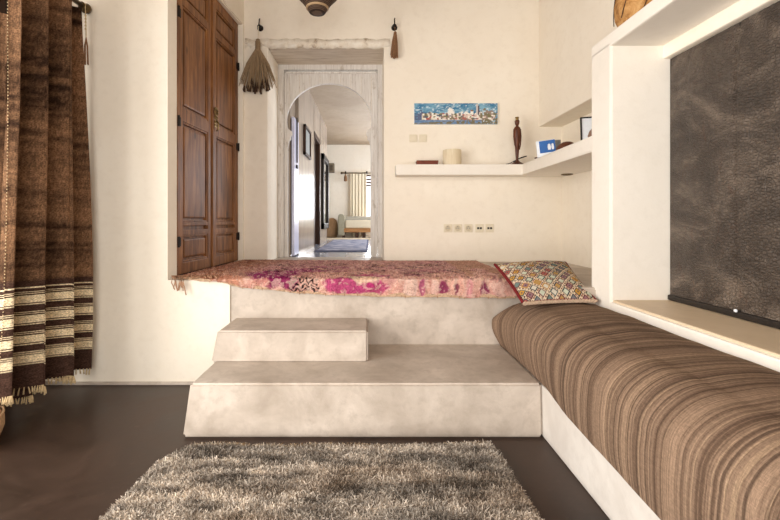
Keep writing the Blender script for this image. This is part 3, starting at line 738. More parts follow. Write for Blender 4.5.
for cxx, w_ in ((.022, .016), (.045, .013)):
    lathe(bm, [(.0001, 0), (w_ * .8, 0), (w_, .02), (w_ * .7, .04), (.0001, .045)], (cxx, -.0242, .044), 12, Matrix.Diagonal((.7, .06, 1, 1)))
bmesh.ops.transform(bm, matrix=Matrix.Translation((kx + .006, Yk, kz + .002)) @ Matrix.Rotation(-.35, 4, 'Z') @ Matrix.Rotation(-a_, 4, 'Y'), verts=bm.verts)
obj('printed_cup', bm, pale_m, t)
# grey box behind
Yg = 3.16; S = F / Yg
bm = NB(); tilted_box(bm, (1.39, 3.19, ST), .055, .05, .13, -.3, 0); tag(obj('grey_box', bm, grey_m), 'small grey box right behind the blue packet', 'box')
# small brown thing at left of the packet
Yq = 3.3; S = F / 3.2
bm = NB(); sphere(bm, (1.283, 3.27, ST + .009), .021, 1.2, .8, .42); tag(obj('wooden_dish', bm, brown_bowl_m, smooth=True), 'tiny dark brown dish at the foot of the blue packet', 'dish')
# brown bowl upside down
Yo = 2.92; S = F / Yo
bm = NB(); lathe(bm, [(.072, 0), (.074, .006), (.07, .035), (.054, .062), (.028, .078), (.0001, .083)], (1.372, 2.98, ST), 32); tag(obj('brown_bowl', bm, brown_bowl_m, smooth=True), 'dark brown upturned bowl between the grey box and the framed photo', 'bowl')
# framed photo leaning on the alcove wall
t = thing('photo_frame', (1.352, 2.60, ST + .003), 'thin black framed picture leaning at the right end of the corner shelf', 'picture frame', rz=-.3)
hw, hh = .065, .168
bm = NB()
for a in ((-hw, -hw + .008, 0, hh), (hw - .008, hw, 0, hh), (-hw, hw, 0, .008), (-hw, hw, hh - .008, hh)): box(bm, a[0], a[1], -.009, .009, a[2], a[3], .002)
lean = Matrix.Rotation(-.16, 4, 'X')
bmesh.ops.transform(bm, matrix=lean, verts=bm.verts); obj('frame', bm, black_m, t, True)
bm = NB(); box(bm, -hw + .005, hw - .005, -.002, .006, .005, hh - .005); bmesh.ops.transform(bm, matrix=lean, verts=bm.verts); obj('picture', bm, pale_m, t, True)
bm = NB(); lathe(bm, [(.0001, 0), (.026, 0), (.03, .02), (.018, .05), (.0001, .07)], (.0, -.0035, .025), 14, Matrix.Diagonal((.9, .02, 1, 1))); bmesh.ops.transform(bm, matrix=lean, verts=bm.verts); obj('printed_figure', bm, plain('mauve_print', rgb(150, 120, 104)), t, True)
# recessed spot under the shelf
Yr = 3.35; S = F / Yr
t = thing('recessed_spotlight', (sx(566, 139), 3.0, 1.374), 'small dark spotlight set into the underside of the corner shelf', 'spotlight')
xx, yy = 1.612, 3.5
t.location = (xx, yy, 1.374); WLOC[t.name] = Vector((xx, yy, 1.374))
bm = NB(); lathe(bm, [(.045, 0), (.045, -.006), (.032, -.009), (.03, -.003), (.03, 0)], (xx, yy, 1.3738), 24); obj('trim_ring', bm, gold_m, t, smooth='auto')
bm = NB(); lathe(bm, [(.0001, -.002), (.03, -.002)], (xx, yy, 1.3738), 20); obj('lens', bm, black_m, t)
# basket on the upper ledge
bm = NB(); bc = (1.352, 2.12, 1.9445)
lathe(bm, [(.0001, 0), (.085, 0), (.10, .01), (.122, .06), (.128, .12), (.118, .18), (.10, .215), (.104, .225), (.094, .225), (.09, .2), (.0001, .19)], bc, 36)
tk = thing('hide_basket', bc, 'mottled tan basket on the ledge above the leather panel', 'basket')
obj('body', bm, basket_m, tk, smooth=True)
bm = NB()
for k in range(8):
    a = 2 * PI * k / 8 + .2; tube(bm, [(bc[0] + (.124 + .003) * math.cos(a + q * .12) * (1 if q in (1, 2) else .985), bc[1] + .127 * math.sin(a + q * .12), bc[2] + .04 + q * .04) for q in range(4)], .0022, 5)
obj('lacing', bm, dark_wood_m, tk)

# ------------------------------------------------------------------ leather panel
LX = 1.51; py0, py1, pz0, pz1 = .15, 2.156, .601, 1.806
t = thing('leather_panel', (LX + .01, 1.2, pz0), 'large dark embossed leather panel filling the niche above the bench', 'leather panel')
nu, nv = 160, 100
U, Vv = np.meshgrid(np.linspace(0, 1, nu), np.linspace(0, 1, nv), indexing='ij')
ed = (np.minimum(np.minimum(U, 1 - U) * 12, np.minimum(Vv, 1 - Vv) * 9)).clip(0, 1)
Yp_ = py0 + (py1 - py0) * U; Zp_ = pz0 + .022 + (pz1 - pz0 - .022) * Vv
bul = .010 * ed + .010 * fbm(U * 7, Vv * 5, 61) * ed
Yseam = F * (1.51) / (739 - 369)
for sy in (Yseam, Yseam - .62): bul = bul - .006 * np.exp(-((Yp_ - sy) / .008) ** 2)
npobj('hide', np.stack([LX - bul, Yp_, Zp_], -1).reshape(-1, 3), gridfaces(nu, nv), leather_m, None, t)
bm = NB(); box(bm, LX - .014, LX + .02, py0, py1 + .001, pz0, pz0 + .026, .006); box(bm, LX + .003, LX + .022, py0, py1 + .002, pz0, pz1); obj('border', bm, leather_edge_m, t)
bm = NB(); sphere(bm, (LX - .018, Yseam - .005, pz0 + .03), .007, u=10, v=6); o = obj('stud', bm, pale_m, t); o['label'] = 'small pale metal stud at the seam'

# ------------------------------------------------------------------ bench cushion with striped cover
ns, nl = 80, 1150
s = np.linspace(0, 1, ns); l = np.linspace(0, 1, nl)
X0, X1, ZB, ZT = .772, 1.208, .238, .548; R = .15
sec = []
n_side, n_arc = 24, 30; n_top = ns - n_side - n_arc
for k in range(n_side): q = k / n_side; sec.append((X0 + .03 * (1 - q) ** 2, ZB + (ZT - R - ZB) * q))
for k in range(n_arc):
    a = PI - (PI / 2) * (k / n_arc); sec.append((X0 + R * 1.15 + R * 1.15 * math.cos(a), ZT - R + (R) * math.sin(a)))
for k in range(n_top):
    q = k / (n_top - 1); x = X0 + R * 1.15 + (X1 - X0 - R * 1.15) * q; sec.append((x, ZT + .012 * math.sin(q * PI) + .003 * q))
sec = np.array(sec)
Yc = .28 + (YF - .012 - .28) * l
XX = np.repeat(sec[:, 0:1], nl, 1); ZZ = np.repeat(sec[:, 1:2], nl, 1); YY = np.repeat(Yc[None], ns, 0).copy()
# rounded far end
d = ((l - .86) / .14).clip(0, 1)[None]; fade = np.sqrt((1 - (d ** 3.2)).clip(0, 1))
ctr = .40
top = ZZ > ctr
ZZ = np.where(top, ctr + (ZZ - ctr) * (.30 + .70 * fade), ZB + (ZZ - ZB) * (1 - 0 * fade))
arcw = ((ZZ - ZB) / (ZT - ZB)).clip(0, 1)
XX = XX - .03 * d ** 2 * np.exp(-((ZZ - .36) / .1) ** 2) * (XX < X0 + .1)
# slump of the lower edge towards the camera, and folds
t0_ = ((1.95 - YY) / 1.6).clip(0, 1)
low = (1 - (np.arange(ns) / n_side)).clip(0, 1)[:, None]
ZZ = ZZ - .075 * t0_ * low
XX = XX - .022 * low * (t0_ > 0) * (t0_ * 6).clip(0, 1) 
bn = fbm(np.repeat(s[:, None] * 5, nl, 1), YY * 6, 71)
ZZ = ZZ + .010 * (bn - .5) * (np.arange(ns)[:, None] > n_side)
XX = XX - .008 * (bn - .5) * low
# stripes: one tone per warp, slightly wavy
ph = YY + .010 * (fbm(np.repeat(s[:, None] * 4, nl, 1), YY * 3, 73) - .5) - .03 * (np.arange(ns)[:, None] / ns - .6) ** 2
tone = .2 * vnoise(ph * 22, ph * 0 + 3, 75) + .35 * vnoise(ph * 95, ph * 0 + 9, 77) + .45 * vnoise(ph * 260, ph * 0 + 4, 78)
cl = mixc(c3(98, 78, 64), c3(152, 126, 105), ((tone - .22) * 1.8).clip(0, 1))
bright = ((vnoise(ph * 170, ph * 0 + 5, 79) - .82) * 9).clip(0, 1); cl = mixc(cl, np.broadcast_to(c3(182, 154, 126), cl.shape), bright * .5)
dark = ((vnoise(ph * 190, ph * 0 + 6, 83) - .78) * 9).clip(0, 1); cl = mixc(cl, np.broadcast_to(c3(56, 42, 35), cl.shape), dark * .55)
t = thing('bench_cushion', (1.0, 1.4, .236), 'long brown striped woven cushion on the white bench', 'cushion')
Vc = np.stack([XX, YY, ZZ], -1)
npobj('cover', Vc.reshape(-1, 3), gridfaces(ns, nl), cover_m, cl.reshape(-1, 3), t)
bm = NB()   # far end closing face and padding
vs = [bm.verts.new(Vc[i, -1]) for i in range(ns)]; bm.faces.new(vs)
o = obj('end_panel', bm, plain('brown_weave', rgb(112, 90, 74), .95, .05, 0, .25, 90), t)
bm = NB(); sphere(bm, at(700, 349, 1.12), .0045, u=8, v=6)
# lint fleck on the cover is part of its cover

bm.free()

# ------------------------------------------------------------------ kilim pillow
BL = np.array((.785, 2.185, .575)); BR = np.array((1.185, 2.24, .578)); TL = np.array((.79, 2.70, .72)); TR = np.array((1.275, 2.80, .73))
n = 150
U, Vv = np.meshgrid(np.linspace(0, 1, n), np.linspace(0, 1, n), indexing='ij')
A = BL * (1 - U[..., None]) + BR * U[..., None]; B = TL * (1 - U[..., None]) + TR * U[..., None]
Pm = A * (1 - Vv[..., None]) + B * Vv[..., None]
a = 2 * U - 1; b = 2 * Vv - 1
# pinch the middle of each side
pin = .035
Pm = Pm + (-.5 * pin * a * (1 - b ** 2))[..., None] * (BR - BL) / .4 * .6 + (-.5 * pin * b * (1 - a ** 2))[..., None] * (TL - BL) / .5 * .6
nrm = np.cross(BR - BL, TL - BL); nrm = nrm / np.linalg.norm(nrm)
th = .062 * ((1 - np.abs(a) ** 2.6) * (1 - np.abs(b) ** 2.6)).clip(0) ** .62 + .004 * fbm(U * 8, Vv * 8, 90)
p_, q_ = (U * 6.0 + Vv * 6.0 + .3), (U * 6.0 - Vv * 6.0 + .3)
ip, iq = np.floor(p_).astype(int), np.floor(q_).astype(int); fp, fq = p_ - ip - .5, q_ - iq - .5
r_ = np.maximum(abs(fp), abs(fq))
cream = c3(226, 206, 178)
kc = np.broadcast_to(cream, U.shape + (3,)).copy()
inner = np.array([c3(206, 210, 190), c3(196, 148, 70), c3(124, 120, 124), c3(214, 206, 190), c3(170, 96, 84), c3(196, 200, 180), c3(188, 150, 92), c3(150, 112, 116), c3(110, 128, 124)])
ring = np.array([c3(56, 60, 66), c3(186, 136, 62), c3(60, 62, 78), c3(68, 84, 88), c3(110, 60, 62), c3(70, 66, 60)])
ci = np.floor(vnoise(ip, iq, 201) * 8.99).astype(int); cr = np.floor(vnoise(ip, iq, 203) * 5.99).astype(int)
k1 = r_ < .37; kc[k1] = ring[cr[k1]]
k2 = r_ < .26; kc[k2] = inner[ci[k2]]
k4 = (r_ < .08) & (ci % 3 == 1); kc[k4] = c3(78, 72, 84)
# dotted cream bands
along = np.where(abs(fp) > abs(fq), fq, fp)
k3 = (r_ > .42) & (r_ < .49) & ((np.floor((along + .5) * 6).astype(int) % 2) == 0); kc[k3] = c3(74, 56, 54)
kd = (r_ > .47) & ((np.floor((along + .5) * 3).astype(int) % 3) == 1); kc[kd] = c3(150, 74, 62)
eb = (Vv < .012) | (U < .012) | (U > .985) | (Vv > .985); kc[eb] = c3(128, 60, 58)
fade = fbm(U * 9, Vv * 9, 95); kc = kc * (.86 + .28 * fade)[..., None]
t = thing('kilim_pillow', tuple((BL + BR) / 2), 'diamond patterned kilim pillow leaning at the far end of the bench', 'pillow')
npobj('front', (Pm + nrm * th[..., None]).reshape(-1, 3), gridfaces(n, n), kilim_m, kc.reshape(-1, 3), t)
bk = np.broadcast_to(c3(150, 120, 100), U.shape + (3,))
o = npobj('back', (Pm - nrm * (th * .18)[..., None]).reshape(-1, 3), gridfaces(n, n)[:, ::-1], kilim_m, bk.reshape(-1, 3), t)
def rim(idx): return [Vector(Pm[i, j]) for i, j in idx]
bm = NB(); tube(bm, rim([(0, j) for j in range(n - 1, -1, -6)]) , .0085, 8); o = obj('side_piping', bm, red_cord_m, t, smooth=True); o['label'] = 'dark red corded left edge'
bm = NB(); tube(bm, rim([(n - 1, j) for j in range(0, n, 6)]), .007, 8); o = obj('side_piping', bm, red_cord_m, t, smooth=True); o['label'] = 'dark red corded edge'
bm = NB()
pts = rim([(i, 0) for i in range(0, n, 2)] + [(n - 1, 0)])
for h_ in (0, PI): tube(bm, [p + Vector(nrm) * .006 * math.sin(k * .9 + h_) + Vector((0, -.004, .0)) * math.cos(k * .9 + h_) for k, p in enumerate(pts)], .0062, 6)
o = obj('front_piping', bm, cream_cord_m, t, smooth=True); o['label'] = 'cream twisted cord edge'

# ------------------------------------------------------------------ rugs
def strands(P0, N, col, length, width, lean, segs=2, jit=.25, bias=(0, 0, 0)):
    n = len(P0)
    d = N + lean * rng.normal(size=(n, 3)) + np.array(bias); d /= np.linalg.norm(d, axis=1, keepdims=True)
    L = length * rng.uniform(.55, 1.15, n)[:, None]
    side = np.cross(d, rng.normal(size=(n, 3))); side /= np.linalg.norm(side, axis=1, keepdims=True)
    bend = lean * .6 * rng.normal(size=(n, 3))
    p1 = P0 + d * L * .55; d2 = d + bend; d2[:, 2] -= .35; d2 /= np.linalg.norm(d2, axis=1, keepdims=True); p2 = p1 + d2 * L * .5
    w = width
    V = np.stack([P0 - side * w, P0 + side * w, p1 + side * w * .9, p1 - side * w * .9, p2 + side * w * .55, p2 - side * w * .55], 1).reshape(-1, 3)
    k = np.arange(n)[:, None] * 6
    Fq = np.concatenate([k + np.array([[0, 1, 2, 3]]), k + np.array([[3, 2, 4, 5]])], 0)
    cc = (col * rng.uniform(1 - jit, 1 + jit, n)[:, None]).repeat(6, 0)
    return V, Fq, cc.clip(0, 1)
# pink pile rug on the raised floor, folding over its front edge
XA, XB = -1.19, .90
def pink_point(u, d):
    """u 0..1 across, d metres from the front hem (along the rug)"""
    u = np.asarray(u, float); d = np.asarray(d, float)
    hang = np.interp(u, [0, .13, .2, .45, .7, 1], [.0, .012, .05, .095, .105, .115]) + .012 * (fbm(u * 22, u * 0 + 2, 101) - .5)
    off = d - hang
    zt = P + .014 + .006 * fbm(u * 14, d * 8, 103)
    R_ = .03
    xl = -1.19 + .09 * (d / 1.14); Xw = xl + (XB + .02 * (d - .5) - xl) * u
    on = off > 0
    y = np.where(on, np.minimum(YF - .016 + off, YB - .014 - (1.195 - d) * .02), YF - .016 - .006 * np.sin((off / .1).clip(-1, 0) * PI) - .012 * fbm(u * 30, d * 3, 107))
    z = np.where(on, zt - .012 * np.exp(-off / .02), zt - .012 + off)
    ex = (d < .014)
    return np.stack([Xw, y, z], -1)
def pink_col(u, d):
    Xw = XA + (XB - XA) * u; w1 = .05 * (fbm(u * 30, d * 14, 111) - .5); w2 = .05 * (fbm(u * 24, d * 16, 113) - .5)
    x = Xw + w1; y = d + w2
    n = fbm(x * 9, y * 12, 115); n2 = fbm(x * 30, y * 40, 117); n3 = fbm(x * 4, y * 5, 119)
    c = mixc(c3(190, 136, 126), c3(220, 176, 160), ((n - .25) * 2).clip(0, 1))
    c = mixc(c, np.broadcast_to(c3(170, 98, 118), c.shape), ((n3 - .48) * 5).clip(0, 1) * .6)
    back = ((y - .3) / .3).clip(0, 1); c = mixc(c, np.broadcast_to(c3(198, 152, 148), c.shape), back * .6)
    lft = ((-.72 - x) / .25).clip(0, 1); c = mixc(c, np.broadcast_to(c3(176, 122, 92), c.shape), lft * .85)
    def blob(cx, cy, rx, ry, col, k=.9, soft=3):
        nonlocal c
        q = ((x - cx) / rx) ** 2 + ((y - cy) / ry) ** 2 + (n - .5) * .9
        c = mixc(c, np.broadcast_to(c3(*col), c.shape), ((1 - q) * soft).clip(0, 1) * k)
    blob(-.62, .22, .17, .22, (152, 44, 102)); blob(-.46, .40, .13, .14, (160, 60, 110), .8); blob(-.30, .62, .14, .10, (158, 70, 112), .6); blob(.02, .17, .12, .07, (176, 66, 118), .7); blob(-.52, .07, .10, .05, (142, 36, 92)); blob(-.84, .06, .10, .05, (206, 150, 124), .8); blob(-.66, .04, .07, .03, (214, 160, 140), .7)
    blob(-.12, .06, .19, .06, (184, 66, 120)); blob(.06, .05, .08, .05, (178, 58, 112), .85); blob(.46, .06, .05, .06, (136, 34, 84), .9); blob(.33, .055, .02, .05, (176, 92, 122), .9); blob(.54, .05, .015, .05, (120, 28, 70), .85); blob(.71, .055, .035, .055, (128, 30, 78), .9); blob(.62, .06, .03, .06, (206, 140, 148), .7)
    blob(-.03, .12, .11, .035, (226, 200, 170), .85); blob(.25, .055, .05, .06, (230, 200, 186), .75); blob(.40, .05, .03, .06, (228, 194, 182), .7); blob(.80, .05, .04, .06, (226, 190, 176), .7); blob(-.3, .3, .2, .04, (200, 156, 128), .7)
    zz = (abs(x + .395) < .085) & (y > .012) & (y < .105) & (((y * 34 + np.abs(((x * 22) % 1) - .5) * 2) % 1) < .5); c[zz] = c3(48, 32, 34)
    # diamond outlines over the upper part
    for (cx, cy, s_, ra) in ((-.02, .42, .12, .9), (.30, .30, .10, .55), (.28, .58, .12, .8), (-.35, .5, .11, .9), (.58, .45, .12, .9), (-.62, .42, .10, .9), (.05, .75, .13, .9), (-.3, .82, .11, .9), (.45, .8, .12, .9), (-.68, .75, .1, .9), (.75, .7, .1, .9)):
        q = (abs(x - cx) + abs(y - cy) * 1.1) / s_
        k_ = ((q > .82) & (q < 1.0)) | ((q > .42) & (q < .56)); k_ &= n2 > .36; c[k_] = c3(66, 46, 48)
        k_ = (q < .36); c[k_] = c[k_] * .5 + .5 * c3(206, 168, 132)
    n4 = fbm(x * 60, y * 45, 121, 2); sp = (n4 > .66) & (y > .10); c[sp] = c[sp] * .45 + .55 * c3(96, 66, 70)
    sp = (n4 < .40); c[sp] = c[sp] * .5 + .5 * c3(230, 200, 184)
    vs2 = vnoise(x * 130, y * 9, 123); c = c * (.80 + .36 * vs2)[..., None]
    sp = (n2 < .32) & (y > .1); c[sp] = c[sp] * .5 + .5 * c3(212, 176, 146)
    bd = (x > .62) & (y > .13) & (n3 > .3); c[bd] = c[bd] * .45 + .55 * c3(188, 150, 120)
    hem = y < .012; c[hem] = c3(206, 176, 148)
    return c
nu, nv = 330, 190; DL = 1.195
U, D = np.meshgrid(np.linspace(0, 1, nu), DL * np.linspace(0, 1, nv) ** 1.25, indexing='ij')
pr = thing('pink_pile_rug', (-.15, 3.2, P), 'faded pink and magenta pile rug on the raised floor hanging over its edge', 'rug')
npobj('weave', pink_point(U, D).reshape(-1, 3), gridfaces(nu, nv), rug_m, pink_col(U, D).reshape(-1, 3), pr)
ns_ = 52000
u = rng.uniform(0.002, .998, ns_); d = DL * rng.uniform(0.006, .99, ns_) ** 1.35
P0 = pink_point(u, d); e = 2e-3
Pu = pink_point(u + e, d) - P0; Pd = pink_point(u, d + e) - P0; Nn = np.cross(Pu, Pd); Nn /= np.linalg.norm(Nn, axis=1, keepdims=True) + 1e-9
hangm = np.abs(Nn[:, 1]) > .5
V, Fq, cc = strands(P0, Nn, pink_col(u, d), 0.0075, .0016, .5, jit=.25, bias=(0, -.25, 0))
V[:, 2] = np.where(V[:, 1] > YF - .012, np.maximum(V[:, 2], P + .004), V[:, 2])
o = npobj('pile', V, Fq, pile_m, cc, pr, smooth=False); o['kind'] = 'stuff'
bm = NB()      # knotted fringe at the left front corner and along the hem
for k in range(9):
    x = -1.185 + .009 * k; p = Vector((x, YF - .02, P + .02)); ln = random.uniform(.06, .11)
    tube(bm, [p + Vector((.03, .06, 0)), p + Vector((0, 0, .004)), p + Vector((.004 + random.uniform(-.01, .01), -.018, -.03)), p + Vector((.012 + random.uniform(-.012, .012), -.02, -ln))], .004, 6, .003)
for k in range(14):
    x = -1.19 + .02 * k; p = Vector((x, YF + .02, P + .018)); tube(bm, [p + Vector((0, .03, .0)), p + Vector((-.01, -.02, .006)), p + Vector((random.uniform(-.03, .02), -.045, -.004))], .0035, 6)
for k in range(24):
    x = random.uniform(-.8, .85); uu = (x - XA) / (XB - XA); p = Vector(pink_point(np.array([uu]), np.array([.004]))[0]); tube(bm, [p + Vector((0, .0, .006)), p + Vector((random.uniform(-.006, .006), -.004, -random.uniform(.004, .012)))], .002, 5)
o = obj('fringe', bm, plain('tan_wool_fringe', rgb(176, 136, 108), .95, .05, 0, .3, 60), pr, smooth=True); o['label'] = 'tan knotted fringe'; o['kind'] = 'stuff'

# shaggy grey rug on the lower floor
GX = [(-.945, .62), (.605, .62), (.548, 1.872), (-.845, 1.872)]
def grey_point(u, v):
    q = np.array(GX); u = np.asarray(u, float)[..., None]; v = np.asarray(v, float)[..., None]
    xy = (q[0] * (1 - u) + q[1] * u) * (1 - v) + (q[3] * (1 - u) + q[2] * u) * v
    u = u[..., 0]; v = v[..., 0]
    # rounded far-left corner and wavy edges
    cut = ((v - .86) / .14).clip(0, 1) ** 2 * ((.07 - u) / .07).clip(0, 1); cut2 = ((v - .90) / .1).clip(0, 1) ** 2 * ((u - .95) / .05).clip(0, 1)
    x = xy[..., 0] + .10 * cut - .05 * cut2 + .012 * (fbm(v * 9, u * 2, 131) - .5); y = xy[..., 1] + .03 * (fbm(u * 8, v * 2, 133) - .5) * v - .06 * cut
    ed = (np.minimum(np.minimum(u, 1 - u) * 40, np.minimum(v, 1 - v) * 30)).clip(0, 1)
    z = .004 + .024 * np.sqrt(ed) + .014 * fbm(u * 9, v * 9, 135) * ed
    z = z + .012 * np.exp(-((v - .93 - .02 * np.sin(u * 9)) / .03) ** 2) * (u > .55) * ed
    return np.stack([x, y, z], -1)
def grey_col(u, v):
    n = fbm(u * 9, v * 44, 141, 4); n2 = fbm(u * 26, v * 26, 143); n3 = fbm(u * 3, v * 9, 145)
    c = mixc(c3(100, 90, 81), c3(236, 222, 206), ((n * .55 + n2 * .45 - .27) * 2.1).clip(0, 1))
    c = mixc(c, np.broadcast_to(c3(160, 136, 112), c.shape), ((n3 - .5) * 4).clip(0, 1) * .5)
    c = mixc(c, np.broadcast_to(c3(44, 39, 36), c.shape), ((vnoise(u * 7, v * 40, 147) - .55) * 4).clip(0, 1) * .45)
    edge = v > .965; c[edge] = c[edge] * .6 + .4 * c3(168, 148, 122)
    return c
gr_ = thing('shaggy_rug', (-.15, 1.3, 0), 'shaggy grey brown wool rug on the dark floor in front of the steps', 'rug')
nu, nv = 160, 140
U, Vv = np.meshgrid(np.linspace(0, 1, nu), np.linspace(0, 1, nv), indexing='ij')
npobj('backing', grey_point(U, Vv).reshape(-1, 3), gridfaces(nu, nv), rug_m, (grey_col(U, Vv) * .8).reshape(-1, 3), gr_)
ns_ = 105000
u = rng.uniform(0.003, .997, ns_); v = rng.uniform(.25, .996, ns_)
P0 = grey_point(u, v)
V, Fq, cc = strands(P0, np.tile([0., 0, 1], (ns_, 1)), grey_col(u, v), .017, .0015, .8, jit=.45, bias=(0, -.3, 0))
V[:, 2] = np.maximum(V[:, 2], .002)
o = npobj('pile', V, Fq, pile_m, cc, gr_, smooth=False); o['kind'] = 'stuff'
bm = NB()
for k in range(60):
    u_ = random.uniform(.03, .95); p = Vector(grey_point(np.array([u_]), np.array([.99]))[0]); a_ = random.uniform(-.02, .02)
    tube(bm, [p + Vector((0, -.02, .01)), p + Vector((a_ * .3, .012, .006)), p + Vector((a_, .028, .004))], .0026, 5, .0016)
o = obj('fringe', bm, plain('tan_knotted_ends', rgb(164, 142, 114), .95, .05, 0, .25, 60), gr_, smooth=True); o['label'] = 'tan loose knotted ends'; o['kind'] = 'stuff'

# ------------------------------------------------------------------ curtain
RX = -1.70
ct = thing('curtain', (RX, 2.25, .09), 'brown wool curtain with cream stripes and knotted fringe at the window', 'curtain')
def curtain_path(t, z):
    """t 0 (near edge) .. 1 (far edge); returns x, y"""
    t = .075 + .925 * t
    Y = 1.955 + .575 * t
    amp = .058 + .03 * (1 - (z / 2.25).clip(0, 1)) ** 1.0
    g = .5 + .5 * np.cos(2 * PI * (t - .31 + .02 * np.sin(z * 1.7)) / .305)
    g2 = .5 + .5 * np.cos(2 * PI * (t * 1.0 - .22 + .03 * np.sin(z * 1.1 + 1)) / .13)
    xo = amp * (1 - 2 * g ** 2.2) - .014 * g2 ** 3 + .014 * (fbm(t * 9, z * 1.3, 151) - .5)
    yo = .030 * np.sin(2 * PI * (t - .31) / .305) - .035 * (z / 2.25) * t
    spread = (1 - (z / 2.25)).clip(0, 1)
    return RX + .005 * t + xo - .05 * spread * (1 - t), Y + yo - .05 * spread * (1 - t) - .02 * spread
def hem_z(t): return .115 + .065 * (1 - t) + .006 * np.sin(t * 21)
nt = 300
zr = np.concatenate([np.linspace(0, .2, 40, endpoint=False), np.linspace(.2, .56, 190, endpoint=False), np.linspace(.56, 2.25, 120)])
T, H = np.meshgrid(np.linspace(0, 1, nt), zr, indexing='ij')
hz = hem_z(T); zz = hz + H * (2.245 - hz) / 2.25
Xc, Yc = curtain_path(T, zz)
def curtain_col(T, H):
    tw = fbm(T * 60, H * 90, 161); hb = vnoise(H * 26, H * 0 + 1, 163); hb2 = vnoise(H * 70, H * 0 + 2, 165)
    big = vnoise(H * 5, T * 2, 167)
    c = mixc(c3(54, 38, 29), c3(134, 100, 74), ((.45 * hb + .25 * hb2 + .5 * big + .4 * (tw - .5) - .28) * 1.9).clip(0, 1))
    c = c * (.7 + .6 * rng.random(T.shape) ** 1.5)[..., None]
    lowc = (H < .58); c[lowc] = mixc(np.broadcast_to(c3(56, 39, 33), c[lowc].shape), np.broadcast_to(c3(82, 60, 50), c[lowc].shape), tw[lowc])
    cream = mixc(np.broadcast_to(c3(208, 186, 150), c.shape), np.broadcast_to(c3(232, 214, 180), c.shape), tw)
    h0 = .125
    per = .108
    for k in range(4):
        b0 = h0 + k * per
        m_ = (H > b0 + .012) & (H < b0 + .052)
        for a, b in ((.0, .006), (.058, .063), (.069, .073)): m_ |= (H > b0 + a) & (H < b0 + b)
        c[m_] = cream[m_]
    m_ = (H > h0 + 4 * per - .018) & (H < h0 + 4 * per - .012); c[m_] = cream[m_]
    return c
npobj('cloth', np.stack([Xc, Yc, zz], -1).reshape(-1, 3), gridfaces(nt, len(zr)), curtain_m, curtain_col(T, H).reshape(-1, 3), ct)
# rear fold hanging lower behind
nt2 = 90
T2, H2 = np.meshgrid(np.linspace(0, .62, nt2), zr[:330:2], indexing='ij'); z2 = .095 + H2 * .97
x2, y2 = curtain_path(T2, z2)
x2 = RX - .06 + (x2 - RX) * .5
npobj('rear_fold', np.stack([x2, y2 + .03, z2], -1).reshape(-1, 3), gridfaces(nt2, T2.shape[1]), curtain_m, curtain_col(T2, H2).reshape(-1, 3), ct)
bm = NB()
def knots(n, fn):
    for k in range(n):
        p = Vector(fn((k + .5) / n)); d_ = random.uniform(-.006, .006)
        tube(bm, [p + Vector((0, 0, .006)), p + Vector((d_ * .5, d_ * .5, -.012)), p + Vector((d_, d_ * .6, -random.uniform(.02, .034)))], .0026, 6, .0042)
def hemfn(t):
    z = np.array(hem_z(np.array(t))); x, y = curtain_path(np.array(t), z); return (float(x), float(y), float(z))
knots(130, hemfn)
def hem2(t):
    x, y = curtain_path(np.array(t * .62), np.array(.095)); return (RX - .06 + (float(x) - RX) * .5, float(y) + .03, .095)
knots(64, hem2)
o = obj('fringe', bm, fringe_m, ct, smooth=True); o['label'] = 'cream knotted fringe along the hem'; o['kind'] = 'stuff'
bm = NB()
for k in range(130):
    z = .2 + 2.04 * k / 130; x, y = curtain_path(np.array(0.0), np.array(z)); sphere(bm, (float(x) + .001, float(y) - .002, z), .0028, u=6, v=4)
o = obj('edge_stitching', bm, fringe_m, ct); o['label'] = 'cream stitched dots along the leading edge'
# rod
rt = thing('curtain_rod', (RX, 2.3, 2.26), 'bronze rod with ball finial above the brown curtain', 'curtain rod')
fy = F * (-1.70) / (84.5 - 369); fz = sz(7.5, F / fy)
bm = NB(); tube(bm, [(RX, -.8, fz), (RX, fy - .02, fz)], .014, 12); obj('rod', bm, rod_m, rt, smooth=True)
bm = NB(); ro = Matrix.Rotation(-PI / 2, 4, 'X')
lathe(bm, [(.015, -.03), (.022, -.028), (.022, -.02), (.016, -.016), (.026, 0.0), (.031, .012), (.026, .028), (.016, .036), (.0001, .04)], (RX, fy, fz), 20, ro); obj('finial', bm, gold_m, rt, smooth='auto')
bm = NB(); tube(bm, [(RX, 2.46, fz), (RX - .1, 2.46, fz - .02), (XL + .003, 2.46, fz - .02)], .009); lathe(bm, [(.03, 0), (.03, .008), (.0001, .012)], (XL + .001, 2.46, fz - .02), 16, Matrix.Rotation(PI / 2, 4, 'Y')); obj('bracket', bm, rod_m, rt)
# small tassel hanging from the rod end
tx, tyy = RX + .02, fy - .025
t = thing('rod_tassel', (tx, tyy, fz - .33), 'thin tan tassel hanging from the curtain rod beside the curtain edge', 'tassel')
bm = NB(); tube(bm, [(tx, tyy, fz + .012), (tx + .004, tyy, fz - .08), (tx + .006, tyy, fz - .2)], .0028, 6)
for k in range(5): sphere(bm, (tx + .003, tyy, fz - .06 - k * .02), .006, u=8, v=6)
obj('cord', bm, fringe_m, t, smooth=True)
bm = NB()
for k in range(14):
    a_ = random.uniform(0, 2 * PI); tube(bm, [(tx + .006, tyy, fz - .19), (tx + .006 + .008 * math.cos(a_), tyy + .008 * math.sin(a_), fz - .24), (tx + .007 + .010 * math.cos(a_), tyy + .01 * math.sin(a_), fz - .35)], .0028, 5)
obj('strands', bm, tassel_m, t)

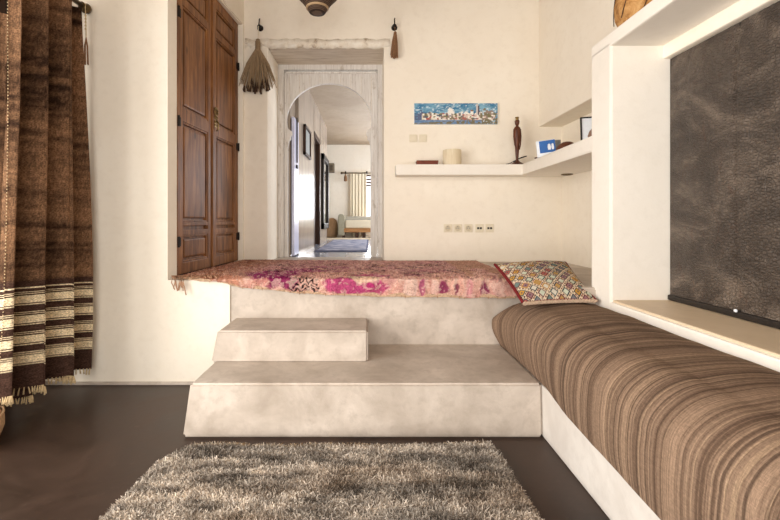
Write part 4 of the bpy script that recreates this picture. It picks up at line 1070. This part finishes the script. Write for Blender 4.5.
# floor cushion peeping in at the left edge
fc = (-1.845, 1.90)
ny_, na = 24, 48
bm = NB()
prof = [(.0001, 0), (.12, .0), (.17, .02), (.185, .07), (.185, .11), (.165, .15), (.12, .165), (.0001, .17)]
lathe(bm, [(r * 1.0, z * .9) for r, z in prof], (-1.825, 1.87, 0), 40)
po = thing('floor_pouf', (-1.825, 1.87, 0), 'tan rounded pouf just entering the left edge under the curtain', 'pouf')
obj('body', bm, pouf_m, po, smooth=True)
bm = NB(); tube(bm, [(-1.825 + .181 * math.cos(a * PI / 20), 1.87 + .181 * math.sin(a * PI / 20), .122) for a in range(41)], .005, 6); obj('piping', bm, pouf_m, po, smooth=True)

# ------------------------------------------------------------------ light
def area(name, loc, rot, sx_, sy_, power, col, spread=PI):
    L = bpy.data.lights.new(name, 'AREA'); L.shape = 'RECTANGLE'; L.size = sx_; L.size_y = sy_; L.energy = power; L.color = col; L.spread = spread
    o = bpy.data.objects.new(name, L); C.objects.link(o); o.location = loc; o.rotation_euler = rot; return o
area('window_daylight', (XL - .2, .3, 1.2), (0, -PI / 2, 0), 2.1, 2.5, 140, (1, .955, .885))
area('added_rear_light', (-.1, YREAR - .22, 1.2), (PI / 2, 0, 0), 2.6, 2.4, 78, (1, .945, .87))  # shines in through the opening added behind the camera
area('hallway_window_daylight', (HX1 + .18, 6.7, 1.75), (0, PI / 2, 0), 1.0, 3.2, 80, (.86, .92, 1))
area('far_window_daylight', (.26, HY + .2, 1.5), (-PI / 2, 0, 0), .7, .95, 55, (.96, .97, 1))
w = bpy.data.worlds.new('sky'); bpy.context.scene.world = w; w.use_nodes = True
bg = w.node_tree.nodes['Background']; bg.inputs['Color'].default_value = (.86, .93, 1, 1); bg.inputs['Strength'].default_value = 1.3

# ------------------------------------------------------------------ camera
cam = bpy.data.cameras.new('camera'); co = bpy.data.objects.new('camera', cam); C.objects.link(co)
co.location = (0, 0, 1); co.rotation_euler = (PI / 2, 0, 0)
cam.sensor_width = 36; cam.lens = F / 780 * 36; cam.shift_x = 21 / 780; cam.shift_y = -40 / 780; cam.clip_start = .05
bpy.context.scene.camera = co
vs_ = bpy.context.scene.view_settings
vs_.view_transform = 'Standard'; vs_.look = 'None'; vs_.gamma = 1; vs_.use_curve_mapping = False; vs_.exposure = 0.22
bpy.context.scene.display_settings.display_device = 'sRGB'

# ------------------------------------------------------------------ to metres
done = set()
for o in bpy.data.objects:
    o.location = o.location * K
    if o.type == 'MESH' and o.data.name not in done:
        done.add(o.data.name); o.data.transform(Matrix.Scale(K, 4))
    elif o.type == 'LIGHT':
        o.data.size *= K; o.data.size_y *= K; o.data.energy *= K * K
